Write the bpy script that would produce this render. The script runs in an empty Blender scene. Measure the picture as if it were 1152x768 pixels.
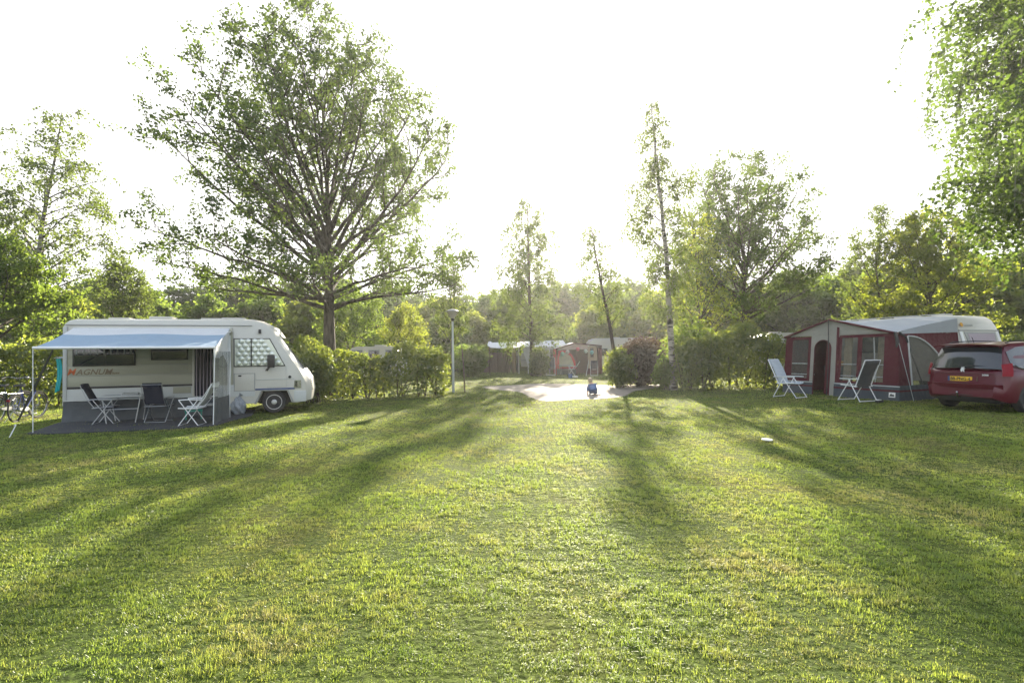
import bpy, bmesh, math, random
import numpy as np
from mathutils import Vector, Matrix, Quaternion

R = math.radians
PI = math.pi
S = bpy.context.scene
C = S.collection

# ------------------------------------------------------------------ camera
CAMZ = 1.65
cam_d = bpy.data.cameras.new("camera")
cam = bpy.data.objects.new("camera", cam_d)
C.objects.link(cam)
S.camera = cam
cam_d.lens = 18.0
cam_d.sensor_width = 36.0
cam_d.clip_start = 0.05
cam_d.clip_end = 3000
PITCH, ROLL = 1.19, -0.7
cam_m = Matrix.Translation((0, 0, CAMZ)) @ Matrix.Rotation(R(90 + PITCH), 4, 'X') @ Matrix.Rotation(R(ROLL), 4, 'Z')
cam.matrix_world = cam_m

# ------------------------------------------------------------------ sky, sun, exposure
SUN_AZ, SUN_EL = 7.3, 20.0          # degrees right of +Y, above the horizon
w = bpy.data.worlds.new("World")
S.world = w
w.use_nodes = True
wn = w.node_tree
sky = wn.nodes.new('ShaderNodeTexSky')
sky.sky_type = 'NISHITA'
sky.sun_disc = False
sky.sun_elevation = R(SUN_EL)
sky.sun_rotation = R(SUN_AZ)
sky.air_density = 1.0
sky.dust_density = 4.0
sky.ozone_density = 1.0
hs = wn.nodes.new('ShaderNodeHueSaturation')
hs.inputs['Saturation'].default_value = 0.55
bg = wn.nodes['Background']
bg.inputs['Strength'].default_value = 0.15
wn.links.new(sky.outputs[0], hs.inputs['Color'])
cap = wn.nodes.new('ShaderNodeMix')      # an evenly veiled evening sky: no hot aureole
cap.data_type = 'RGBA'
cap.blend_type = 'DARKEN'
cap.inputs[0].default_value = 1.0
cap.inputs[7].default_value = (3.0, 2.96, 2.96, 1)
wn.links.new(hs.outputs[0], cap.inputs[6])
wn.links.new(cap.outputs[2], bg.inputs['Color'])
sd = bpy.data.lights.new("sun", 'SUN')
sd.energy = 5.0
sd.angle = R(0.9)
sd.color = (1.0, 0.88, 0.70)
sun = bpy.data.objects.new("sun", sd)
C.objects.link(sun)
sdir = Vector((math.sin(R(SUN_AZ)) * math.cos(R(SUN_EL)), math.cos(R(SUN_AZ)) * math.cos(R(SUN_EL)), math.sin(R(SUN_EL))))
sun.rotation_euler = sdir.to_track_quat('Z', 'Y').to_euler()
vs = S.view_settings
vs.view_transform = 'Standard'
vs.look = 'None'
vs.gamma = 1.0
vs.use_curve_mapping = False
vs.exposure = 2.08
S.display_settings.display_device = 'sRGB'
cy = S.cycles
cy.use_denoising = True
cy.use_adaptive_sampling = True
cy.adaptive_threshold = 0.02
cy.max_bounces = 6
cy.diffuse_bounces = 3
cy.glossy_bounces = 3
cy.transmission_bounces = 4
cy.transparent_max_bounces = 12
cy.volume_bounces = 0
cy.sample_clamp_indirect = 6.0
cy.caustics_reflective = False
cy.caustics_refractive = False

# ------------------------------------------------------------------ helpers
F = 576.0
CI = cam_m.to_3x3()


def ray(px, py):
    d = CI @ Vector(((px - 576.0) / F, (384.0 - py) / F, -1.0))
    return d


def at(px, py, Y):
    """point seen at photo pixel (px, py) at distance Y in front of the camera"""
    d = ray(px, py)
    return Vector((d.x / d.y * Y, Y, CAMZ + d.z / d.y * Y))


def terr(x, y=0):
    t = np.clip((np.asarray(x, dtype=float) - 5.0) / 5.0, 0, 1)
    return 0.12 * t * t * (3 - 2 * t)


def gnd(px, py):
    """point of the ground seen at photo pixel (px, py)"""
    d = ray(px, py)
    z = 0.0
    for _ in range(4):
        k = (z - CAMZ) / d.z
        z = float(terr(d.x * k))
    return Vector((d.x * k, d.y * k, z))


def gx(px, Y):
    d = ray(px, 396)
    x = d.x / d.y * Y
    return Vector((x, Y, float(terr(x))))


def vnoise(P, scale, seed=0):
    """cheap smooth noise in [-1, 1] for arrays of points"""
    rs = np.random.RandomState(seed)
    out = np.zeros(len(P))
    for k in range(6):
        d = rs.normal(size=P.shape[1])
        d /= np.linalg.norm(d)
        f = rs.uniform(0.6, 1.7) / scale
        out += np.sin(P @ d * f * 6.283 + rs.uniform(0, 6.283) + 1.3 * np.sin(P @ np.roll(d, 1) * f * 3.1))
    return out / 3.2


class MB:
    """collects geometry for ONE mesh object, with a material slot per face"""

    def __init__(self):
        self.v, self.f, self.m, self.s = [], [], [], []

    def add(self, vs_, fs_, mi=0, smooth=False):
        o = len(self.v)
        self.v += [tuple(p) for p in vs_]
        for f in fs_:
            self.f.append(tuple(i + o for i in f))
            self.m.append(mi)
            self.s.append(smooth)
        return self

    def box(self, x0, x1, y0, y1, z0, z1, mi=0, T=None):
        p = [Vector((x, y, z)) for z in (z0, z1) for y in (y0, y1) for x in (x0, x1)]
        if T:
            p = [T @ q for q in p]
        return self.add(p, [(0, 2, 3, 1), (4, 5, 7, 6), (0, 1, 5, 4), (2, 6, 7, 3), (0, 4, 6, 2), (1, 3, 7, 5)], mi)

    def rbox(self, x0, x1, y0, y1, z0, z1, r=0.01, mi=0, T=None):
        bm = bmesh.new()
        bmesh.ops.create_cube(bm, size=1)
        for v in bm.verts:
            v.co = Vector(((x0 + x1) / 2 + v.co.x * (x1 - x0), (y0 + y1) / 2 + v.co.y * (y1 - y0), (z0 + z1) / 2 + v.co.z * (z1 - z0)))
        bmesh.ops.bevel(bm, geom=bm.edges[:], offset=r, segments=2, profile=0.6, affect='EDGES')
        return self.frombm(bm, mi, T, True)

    def frombm(self, bm, mi=0, T=None, smooth=False):
        bm.verts.index_update()
        p = [(T @ v.co) if T else v.co.copy() for v in bm.verts]
        self.add(p, [tuple(v.index for v in f.verts) for f in bm.faces], mi, smooth)
        bm.free()
        return self

    def tube(self, pts, rad, n=8, mi=0, cap=True, smooth=True):
        pts = [Vector(p) for p in pts]
        if not hasattr(rad, '__len__'):
            rad = [rad] * len(pts)
        V_, F_ = [], []
        up = None
        for i, p in enumerate(pts):
            a = pts[max(0, i - 1)]
            b = pts[min(len(pts) - 1, i + 1)]
            t = (b - a).normalized() if (b - a).length > 1e-9 else Vector((0, 0, 1))
            if up is None:
                up = t.orthogonal().normalized()
            else:
                up = (up - t * up.dot(t))
                up = up.normalized() if up.length > 1e-6 else t.orthogonal().normalized()
            s = t.cross(up)
            for k in range(n):
                a_ = 2 * PI * k / n
                V_.append(p + (up * math.cos(a_) + s * math.sin(a_)) * rad[i])
        for i in range(len(pts) - 1):
            for k in range(n):
                k2 = (k + 1) % n
                F_.append((i * n + k, i * n + k2, (i + 1) * n + k2, (i + 1) * n + k))
        if cap:
            F_.append(tuple(reversed(range(n))))
            F_.append(tuple((len(pts) - 1) * n + k for k in range(n)))
        return self.add(V_, F_, mi, smooth)

    def bar(self, a, b, r=0.01, n=8, mi=0):
        return self.tube([a, b], r, n, mi)

    def prism(self, poly, y0, y1, mi=0, axis='y', T=None):
        """polygon in two axes (x,z for axis y), extruded between y0 and y1"""
        def mk(a, b, c):
            q = {'y': (a, c, b), 'x': (c, a, b), 'z': (a, b, c)}[axis]
            q = Vector(q)
            return T @ q if T else q
        n = len(poly)
        P = [mk(a, b, y0) for a, b in poly] + [mk(a, b, y1) for a, b in poly]
        fs_ = [tuple(range(n)), tuple(reversed(range(n, 2 * n)))]
        fs_ += [(i, n + i, n + (i + 1) % n, (i + 1) % n) for i in range(n)]
        return self.add(P, fs_, mi)

    def lathe(self, prof, n=24, mi=0, T=None, smooth=True):
        """profile of (radius, height) turned about z"""
        V_, F_ = [], []
        for r, z in prof:
            for k in range(n):
                a = 2 * PI * k / n
                q = Vector((r * math.cos(a), r * math.sin(a), z))
                V_.append(T @ q if T else q)
        for i in range(len(prof) - 1):
            for k in range(n):
                k2 = (k + 1) % n
                F_.append((i * n + k, i * n + k2, (i + 1) * n + k2, (i + 1) * n + k))
        F_.append(tuple(reversed(range(n))))
        F_.append(tuple((len(prof) - 1) * n + k for k in range(n)))
        return self.add(V_, F_, mi, smooth)

    def sheet(self, fn, nu, nv, th=0.004, mi=0, smooth=True):
        """fn(u, v) -> point; a cloth of real thickness"""
        P = [Vector(fn(i / nu, j / nv)) for j in range(nv + 1) for i in range(nu + 1)]
        N = []
        for j in range(nv + 1):
            for i in range(nu + 1):
                a = P[j * (nu + 1) + min(i + 1, nu)] - P[j * (nu + 1) + max(i - 1, 0)]
                b = P[min(j + 1, nv) * (nu + 1) + i] - P[max(j - 1, 0) * (nu + 1) + i]
                c = a.cross(b)
                N.append(c.normalized() if c.length > 1e-12 else Vector((0, 0, 1)))
        K = len(P)
        V_ = P + [p - n_ * th for p, n_ in zip(P, N)]
        F_ = []
        w1 = nu + 1
        for j in range(nv):
            for i in range(nu):
                q = (j * w1 + i, j * w1 + i + 1, (j + 1) * w1 + i + 1, (j + 1) * w1 + i)
                F_.append(q)
                F_.append(tuple(K + x for x in reversed(q)))
        rim = [i for i in range(nu)] + [j * w1 + nu for j in range(nv)] + [nv * w1 + i for i in range(nu, 0, -1)] + [j * w1 for j in range(nv, 0, -1)]
        for a, b in zip(rim, rim[1:] + rim[:1]):
            F_.append((b, a, K + a, K + b))
        return self.add(V_, F_, mi, smooth)

    def build(self, name, mats, parent=None):
        me = bpy.data.meshes.new(name)
        me.from_pydata(self.v, [], self.f)
        for m in (mats if isinstance(mats, (list, tuple)) else [mats]):
            me.materials.append(m)
        me.polygons.foreach_set('material_index', self.m)
        me.polygons.foreach_set('use_smooth', self.s)
        me.update()
        o = bpy.data.objects.new(name, me)
        C.objects.link(o)
        if any(self.s):
            try:
                me.set_sharp_from_angle(angle=R(38))
            except Exception:
                pass
        if parent:
            o.parent = parent
        return o


def npmesh(name, V, Fq, mats, parent=None, smooth=False, attrs=None):
    """numpy mesh; Fq (n,3) or (n,4)"""
    me = bpy.data.meshes.new(name)
    V = np.ascontiguousarray(V, dtype=np.float32)
    Fq = np.ascontiguousarray(Fq, dtype=np.int32)
    n, k = Fq.shape
    me.vertices.add(len(V))
    me.vertices.foreach_set('co', V.ravel())
    me.loops.add(n * k)
    me.loops.foreach_set('vertex_index', Fq.ravel())
    me.polygons.add(n)
    me.polygons.foreach_set('loop_start', np.arange(0, n * k, k, dtype=np.int32))
    me.polygons.foreach_set('loop_total', np.full(n, k, dtype=np.int32))
    me.polygons.foreach_set('use_smooth', np.full(n, smooth))
    for m in (mats if isinstance(mats, (list, tuple)) else [mats]):
        me.materials.append(m)
    me.update(calc_edges=True)
    o = bpy.data.objects.new(name, me)
    C.objects.link(o)
    if parent:
        o.parent = parent
    return o


def tag(o, label=None, cat=None, group=None, kind=None):
    if label:
        o['label'] = label
    if cat:
        o['category'] = cat
    if group:
        o['group'] = group
    if kind:
        o['kind'] = kind
    return o


def thing(name, label, cat, loc=(0, 0, 0), rz=0.0, group=None):
    o = bpy.data.objects.new(name, None)
    o.empty_display_size = 0.2
    C.objects.link(o)
    o.location = loc
    o.rotation_euler = (0, 0, rz)
    return tag(o, label, cat, group)


def copy_tree(o, parent=None):
    c = o.copy()
    C.objects.link(c)
    if parent:
        c.parent = parent
    for ch in list(o.children):
        copy_tree(ch, c)
    return c


def text_mesh(name, body, size, mat_, parent, M, ext=0.002, shear=0.0, bold=0.0, sx=1.0):
    cu = bpy.data.curves.new(name, 'FONT')
    cu.body = body
    cu.size = size
    cu.extrude = ext
    cu.shear = shear
    cu.offset = bold
    cu.resolution_u = 3
    t = bpy.data.objects.new(name, cu)
    C.objects.link(t)
    bpy.context.view_layer.update()
    me = bpy.data.meshes.new_from_object(t.evaluated_get(bpy.context.evaluated_depsgraph_get()))
    bpy.data.objects.remove(t)
    me.materials.clear()
    me.materials.append(mat_)
    me.transform(M @ Matrix.Diagonal((sx, 1, 1, 1)))
    o = bpy.data.objects.new(name, me)
    C.objects.link(o)
    o.parent = parent
    return o


# ------------------------------------------------------------------ materials
def nt(m):
    return m.node_tree.nodes, m.node_tree.links


def mat(name, col, rough=0.6, metal=0.0, var=0.10, vscale=3.0, bump=0.0, bscale=40.0, coat=0.0, spec=0.5, transl=0.0):
    m = bpy.data.materials.new(name)
    m.use_nodes = True
    N, L = nt(m)
    b = N['Principled BSDF']
    b.inputs['Roughness'].default_value = rough
    b.inputs['Metallic'].default_value = metal
    b.inputs['Specular IOR Level'].default_value = spec
    b.inputs['Coat Weight'].default_value = coat
    b.inputs['Coat Roughness'].default_value = 0.06
    tc = N.new('ShaderNodeTexCoord')
    no = N.new('ShaderNodeTexNoise')
    no.inputs['Scale'].default_value = vscale
    no.inputs['Detail'].default_value = 5
    no.inputs['Roughness'].default_value = 0.65
    L.new(tc.outputs['Object'], no.inputs['Vector'])
    mx = N.new('ShaderNodeMix')
    mx.data_type = 'RGBA'
    c = Vector(col[:3])
    mx.inputs[6].default_value = (*(c * (1 - var)), 1)
    mx.inputs[7].default_value = (*[min(0.95, x * (1 + var)) for x in c], 1)
    L.new(no.outputs[0], mx.inputs[0])
    L.new(mx.outputs[2], b.inputs['Base Color'])
    if bump:
        n2 = N.new('ShaderNodeTexNoise')
        n2.inputs['Scale'].default_value = bscale
        L.new(tc.outputs['Object'], n2.inputs['Vector'])
        bp = N.new('ShaderNodeBump')
        bp.inputs['Strength'].default_value = bump
        bp.inputs['Distance'].default_value = 0.01 if bscale > 8 else 0.05
        L.new(n2.outputs[0], bp.inputs['Height'])
        L.new(bp.outputs[0], b.inputs['Normal'])
    if transl:
        tr = N.new('ShaderNodeBsdfTranslucent')
        L.new(mx.outputs[2], tr.inputs['Color'])
        ms = N.new('ShaderNodeMixShader')
        ms.inputs[0].default_value = transl
        L.new(b.outputs[0], ms.inputs[1])
        L.new(tr.outputs[0], ms.inputs[2])
        L.new(ms.outputs[0], N['Material Output'].inputs['Surface'])
    return m


def leafmat(name, c1, c2, t1, t2, tf=0.5, gloss=0.035, big=1.2):
    """c: reflected colour range, t: colour of the light coming through the leaf"""
    m = bpy.data.materials.new(name)
    m.use_nodes = True
    N, L = nt(m)
    N.remove(N['Principled BSDF'])
    geo = N.new('ShaderNodeNewGeometry')
    tc = N.new('ShaderNodeTexCoord')
    no = N.new('ShaderNodeTexNoise')
    no.inputs['Scale'].default_value = big
    no.inputs['Detail'].default_value = 3
    L.new(tc.outputs['Object'], no.inputs['Vector'])
    ad = N.new('ShaderNodeMath')
    ad.operation = 'MULTIPLY_ADD'
    ad.inputs[1].default_value = 0.55
    L.new(geo.outputs['Random Per Island'], ad.inputs[0])
    sb = N.new('ShaderNodeMath')
    sb.operation = 'MULTIPLY_ADD'
    sb.inputs[1].default_value = 1.6
    sb.inputs[2].default_value = -0.55
    L.new(no.outputs[0], sb.inputs[0])
    L.new(sb.outputs[0], ad.inputs[2])
    ad.use_clamp = True

    def mix(a, b):
        x = N.new('ShaderNodeMix')
        x.data_type = 'RGBA'
        x.inputs[6].default_value = (*a, 1)
        x.inputs[7].default_value = (*b, 1)
        L.new(ad.outputs[0], x.inputs[0])
        return x.outputs[2]
    d = N.new('ShaderNodeBsdfDiffuse')
    t = N.new('ShaderNodeBsdfTranslucent')
    L.new(mix(c1, c2), d.inputs['Color'])
    L.new(mix(t1, t2), t.inputs['Color'])
    ms = N.new('ShaderNodeMixShader')
    ms.inputs[0].default_value = tf
    L.new(d.outputs[0], ms.inputs[1])
    L.new(t.outputs[0], ms.inputs[2])
    g = N.new('ShaderNodeBsdfGlossy')
    g.inputs['Roughness'].default_value = 0.45
    g.inputs['Color'].default_value = (0.8, 0.85, 0.8, 1)
    m2 = N.new('ShaderNodeMixShader')
    m2.inputs[0].default_value = gloss
    L.new(ms.outputs[0], m2.inputs[1])
    L.new(g.outputs[0], m2.inputs[2])
    L.new(m2.outputs[0], N['Material Output'].inputs['Surface'])
    return m


def glassmat(name, tint=(0.02, 0.025, 0.03), rough=0.04, alpha=0.0):
    m = bpy.data.materials.new(name)
    m.use_nodes = True
    N, L = nt(m)
    b = N['Principled BSDF']
    b.inputs['Base Color'].default_value = (*tint, 1)
    b.inputs['Roughness'].default_value = rough
    b.inputs['Specular IOR Level'].default_value = 0.9
    if alpha:
        no = N.new('ShaderNodeTexNoise')
        no.inputs['Scale'].default_value = 6
        mr = N.new('ShaderNodeMapRange')
        mr.inputs[3].default_value = max(0, alpha - 0.12)
        mr.inputs[4].default_value = min(1, alpha + 0.12)
        L.new(no.outputs[0], mr.inputs[0])
        tp = N.new('ShaderNodeBsdfTransparent')
        ms = N.new('ShaderNodeMixShader')
        L.new(mr.outputs[0], ms.inputs[0])
        L.new(b.outputs[0], ms.inputs[2])
        L.new(tp.outputs[0], ms.inputs[1])
        L.new(ms.outputs[0], N['Material Output'].inputs['Surface'])
    return m


M = {}
M['white_paint'] = mat('white_paint', (0.52, 0.51, 0.465), 0.35, var=0.07, vscale=1.5, coat=0.2)
M['cream'] = mat('cream_panel', (0.35, 0.35, 0.275), 0.45, var=0.08, vscale=1.2)
M['trim_grey'] = mat('grey_trim', (0.30, 0.31, 0.31), 0.5, var=0.12)
M['light_grey'] = mat('light_grey_plastic', (0.50, 0.52, 0.52), 0.5, var=0.08)
M['dark_rubber'] = mat('dark_rubber', (0.025, 0.025, 0.027), 0.75, var=0.2, vscale=12)
M['black'] = mat('black_plastic', (0.02, 0.02, 0.022), 0.5)
M['alu'] = mat('aluminium', (0.42, 0.43, 0.45), 0.35, metal=0.8, var=0.08)
M['white_metal'] = mat('white_metal', (0.75, 0.76, 0.78), 0.4, var=0.05)
M['chrome'] = mat('chrome', (0.40, 0.40, 0.42), 0.22, metal=1.0, var=0.04)
M['glass'] = glassmat('dark_window_glass')
M['clear_film'] = glassmat('clear_plastic_film', (0.20, 0.22, 0.23), 0.12, 0.30)
M['tent_film'] = glassmat('tent_window_film', (0.16, 0.17, 0.155), 0.10, 0.17)
M['blue_fabric'] = mat('blue_fabric', (0.32, 0.44, 0.56), 0.8, bump=0.8, bscale=3, var=0.08, transl=0.25)
M['white_fabric'] = mat('white_fabric', (0.74, 0.76, 0.78), 0.8, bump=0.8, bscale=4, var=0.08, transl=0.3)
M['grey_fabric'] = mat('grey_fabric', (0.085, 0.095, 0.105), 0.8, bump=1.0, bscale=4, var=0.15, vscale=4, transl=0.1)
M['silver_quilt'] = mat('silver_quilt', (0.66, 0.70, 0.64), 0.3, metal=0.45, var=0.3, vscale=9)
M['navy'] = mat('navy_fabric', (0.006, 0.009, 0.024), 0.8, var=0.15)
M['mat_grey'] = mat('groundsheet', (0.035, 0.037, 0.043), 0.9, var=0.3, vscale=2, bump=0.3)
M['orange'] = mat('orange_print', (0.55, 0.12, 0.03), 0.5)
M['print_grey'] = mat('grey_print', (0.19, 0.14, 0.09), 0.5)
M['blue_stripe'] = mat('blue_stripe', (0.03, 0.06, 0.18), 0.5)
M['maroon'] = mat('maroon_canvas', (0.080, 0.005, 0.013), 0.8, bump=0.9, bscale=5, var=0.14, vscale=2, transl=0.12)
M['roof_grey'] = mat('grey_canvas', (0.36, 0.39, 0.42), 0.8, bump=0.9, bscale=3, var=0.08, vscale=1.2, transl=0.12)
M['panel_white'] = mat('ivory_canvas', (0.34, 0.33, 0.29), 0.8, bump=0.9, bscale=5, var=0.06, transl=0.15)
M['slate'] = mat('slate_canvas', (0.055, 0.066, 0.08), 0.8, bump=0.9, bscale=5, var=0.12)
M['curtain'] = mat('curtain_cloth', (0.40, 0.33, 0.22), 0.9, var=0.5, vscale=14, transl=0.3)
M['teal'] = mat('teal_towel', (0.01, 0.30, 0.32), 0.9, var=0.15)
M['red_paint'] = mat('wine_red_paint', (0.085, 0.002, 0.013), 0.4, metal=0.0, var=0.08, spec=0.3, coat=0.45)
M['red_lamp'] = mat('red_lens', (0.22, 0.003, 0.014), 0.4, spec=0.2)
M['yellow_plate'] = mat('yellow_plate', (0.75, 0.45, 0.02), 0.4, var=0.04)
M['steel_rim'] = mat('steel_rim', (0.62, 0.62, 0.63), 0.35, metal=0.5)
M['pink_red'] = mat('red_canvas', (0.55, 0.03, 0.05), 0.8, transl=0.3)
M['brown_dark'] = mat('dark_maroon_canvas', (0.07, 0.015, 0.02), 0.9)
M['beige'] = mat('beige_canvas', (0.42, 0.34, 0.25), 0.9, transl=0.15)
M['wood'] = mat('weathered_wood', (0.14, 0.10, 0.07), 0.85, var=0.3, vscale=6)
M['reed'] = mat('reed_screen', (0.20, 0.155, 0.12), 0.9, var=0.3, vscale=8)
M['skin'] = mat('skin', (0.55, 0.33, 0.24), 0.55)
M['blond'] = mat('blond_hair', (0.38, 0.30, 0.20), 0.7, var=0.2, vscale=60)
M['jacket'] = mat('blue_jacket', (0.10, 0.17, 0.36), 0.8, var=0.12)
M['trousers'] = mat('grey_blue_trousers', (0.06, 0.08, 0.14), 0.85)
M['blue_plastic'] = mat('blue_plastic', (0.03, 0.12, 0.40), 0.4)
M['green_plastic'] = mat('green_plastic', (0.01, 0.22, 0.16), 0.5)
M['paper'] = mat('white_plastic', (0.78, 0.78, 0.76), 0.5)
M['lilac'] = mat('lilac_curtain', (0.42, 0.36, 0.42), 0.9, var=0.1)
M['bike_blue'] = mat('blue_bicycle_paint', (0.03, 0.06, 0.25), 0.3, coat=0.5)
M['yellow'] = mat('yellow_plastic', (0.65, 0.32, 0.02), 0.5)


def barkmat(name, a, b, scale=6.0, birch=False):
    m = bpy.data.materials.new(name)
    m.use_nodes = True
    N, L = nt(m)
    p = N['Principled BSDF']
    p.inputs['Roughness'].default_value = 0.9
    tc = N.new('ShaderNodeTexCoord')
    mp = N.new('ShaderNodeMapping')
    mp.inputs['Scale'].default_value = (1, 1, 4.0 if birch else 0.25)
    no = N.new('ShaderNodeTexNoise')
    no.inputs['Scale'].default_value = scale
    no.inputs['Detail'].default_value = 6
    L.new(tc.outputs['Object'], mp.inputs[0])
    L.new(mp.outputs[0], no.inputs['Vector'])
    cr = N.new('ShaderNodeValToRGB')
    cr.color_ramp.elements[0].color = (*a, 1)
    cr.color_ramp.elements[1].color = (*b, 1)
    cr.color_ramp.elements[0].position = 0.40 if not birch else 0.42
    cr.color_ramp.elements[1].position = 0.62 if not birch else 0.50
    L.new(no.outputs[0], cr.inputs[0])
    L.new(cr.outputs[0], p.inputs['Base Color'])
    bp = N.new('ShaderNodeBump')
    bp.inputs['Strength'].default_value = 0.6
    bp.inputs['Distance'].default_value = 0.03
    L.new(no.outputs[0], bp.inputs['Height'])
    L.new(bp.outputs[0], p.inputs['Normal'])
    return m


M['oak_bark'] = barkmat('oak_bark', (0.035, 0.028, 0.02), (0.10, 0.085, 0.06), 9)
M['birch_bark'] = barkmat('birch_bark', (0.035, 0.03, 0.025), (0.30, 0.28, 0.24), 3.0, True)
M['twig'] = barkmat('twig_bark', (0.04, 0.03, 0.022), (0.09, 0.07, 0.05), 8)
M['oak_leaf'] = leafmat('oak_leaves', (0.028, 0.048, 0.011), (0.050, 0.082, 0.018), (0.10, 0.16, 0.02), (0.19, 0.27, 0.035), 0.5)
M['birch_leaf'] = leafmat('birch_leaves', (0.045, 0.065, 0.020), (0.075, 0.105, 0.030), (0.13, 0.19, 0.028), (0.24, 0.31, 0.04), 0.5)
M['bright_leaf'] = leafmat('bright_leaves', (0.050, 0.090, 0.014), (0.085, 0.13, 0.022), (0.17, 0.27, 0.03), (0.30, 0.40, 0.05), 0.55)
M['yellow_leaf'] = leafmat('yellow_leaves', (0.065, 0.095, 0.016), (0.105, 0.135, 0.022), (0.26, 0.34, 0.025), (0.44, 0.48, 0.05), 0.55)
M['hedge_leaf'] = leafmat('hedge_leaves', (0.028, 0.050, 0.009), (0.080, 0.110, 0.020), (0.16, 0.24, 0.025), (0.50, 0.56, 0.06), 0.5, gloss=0.08)
M['purple_leaf'] = leafmat('purple_leaves', (0.022, 0.012, 0.011), (0.040, 0.026, 0.016), (0.05, 0.024, 0.018), (0.11, 0.07, 0.03), 0.45, gloss=0.08)
M['lush_leaf'] = leafmat('lush_birch_leaves', (0.035, 0.065, 0.014), (0.060, 0.100, 0.022), (0.10, 0.175, 0.022), (0.19, 0.28, 0.035), 0.5, gloss=0.03)
M['dark_leaf'] = leafmat('dark_leaves', (0.025, 0.045, 0.014), (0.045, 0.070, 0.020), (0.06, 0.10, 0.02), (0.11, 0.17, 0.03), 0.45)

# ------------------------------------------------------------------ ground
def make_ground():
    def axis(lo, hi, fine0, fine1, st):
        f = list(np.arange(fine0, fine1 + 1e-6, st))
        a, s = [], st
        x = fine0
        while x > lo:
            s *= 1.25
            x -= s
            a.append(x)
        b, s = [], st
        x = fine1
        while x < hi:
            s *= 1.25
            x += s
            b.append(x)
        return np.array(a[::-1] + f + b)
    xs, ys = axis(-900, 900, -30, 30, 0.5), axis(-60, 1500, -4, 50, 0.5)
    X, Y = np.meshgrid(xs, ys)
    P = np.stack([X.ravel(), Y.ravel(), terr(X.ravel())], 1)
    nx, ny = len(xs), len(ys)
    i = np.arange(nx * ny).reshape(ny, nx)
    Fq = np.stack([i[:-1, :-1].ravel(), i[:-1, 1:].ravel(), i[1:, 1:].ravel(), i[1:, :-1].ravel()], 1)
    m = bpy.data.materials.new('turf_soil')
    m.use_nodes = True
    N, L = nt(m)
    b = N['Principled BSDF']
    b.inputs['Roughness'].default_value = 1.0
    b.inputs['Specular IOR Level'].default_value = 0.1
    tc = N.new('ShaderNodeTexCoord')

    def noise(s, d=4):
        n_ = N.new('ShaderNodeTexNoise')
        n_.inputs['Scale'].default_value = s
        n_.inputs['Detail'].default_value = d
        L.new(tc.outputs['Object'], n_.inputs['Vector'])
        return n_

    def ramp(src, stops):
        cr = N.new('ShaderNodeValToRGB')
        e = cr.color_ramp.elements
        e[0].position, e[0].color = stops[0][0], (*stops[0][1], 1)
        e[1].position, e[1].color = stops[1][0], (*stops[1][1], 1)
        for p_, c_ in stops[2:]:
            q = e.new(p_)
            q.color = (*c_, 1)
        L.new(src, cr.inputs[0])
        return cr.outputs[0]
    a = ramp(noise(0.5, 5).outputs[0], [(0.35, (0.050, 0.080, 0.016)), (0.55, (0.075, 0.105, 0.020)), (0.72, (0.115, 0.115, 0.035))])
    c = ramp(noise(26, 6).outputs[0], [(0.3, (0.35, 0.35, 0.35)), (0.7, (1.25, 1.2, 1.0))])
    mx = N.new('ShaderNodeMix')
    mx.data_type = 'RGBA'
    mx.blend_type = 'MULTIPLY'
    mx.inputs[0].default_value = 1
    L.new(a, mx.inputs[6])
    L.new(c, mx.inputs[7])
    L.new(mx.outputs[2], b.inputs['Base Color'])
    bp = N.new('ShaderNodeBump')
    bp.inputs['Strength'].default_value = 0.8
    bp.inputs['Distance'].default_value = 0.05
    L.new(noise(18, 6).outputs[0], bp.inputs['Height'])
    L.new(bp.outputs[0], b.inputs['Normal'])
    o = npmesh('ground', P, Fq, m, smooth=True)
    tag(o, kind='structure', label='green mown turf of the camping field')


make_ground()

# bare sandy patch where the child plays: outline read as points of the ground
SAND_PX = [(543, 436), (560, 438.5), (584, 441), (592, 445), (606, 450), (622, 451.5), (650, 449.5), (672, 449), (694, 447), (706, 444),
           (712, 440.5), (728, 437.5), (745, 435), (742, 432.6), (715, 433), (690, 433), (660, 432.4), (630, 431.6), (600, 431.8), (570, 433.6), (550, 434.2)]
SAND = np.array([[*gnd(a, b).xy] for a, b in SAND_PX])


def in_poly(P, poly):
    x, y = P[:, 0], P[:, 1]
    ins = np.zeros(len(P), bool)
    n = len(poly)
    j = n - 1
    for i in range(n):
        xi, yi = poly[i]
        xj, yj = poly[j]
        c = ((yi > y) != (yj > y)) & (x < (xj - xi) * (y - yi) / (yj - yi + 1e-12) + xi)
        ins ^= c
        j = i
    return ins


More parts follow.
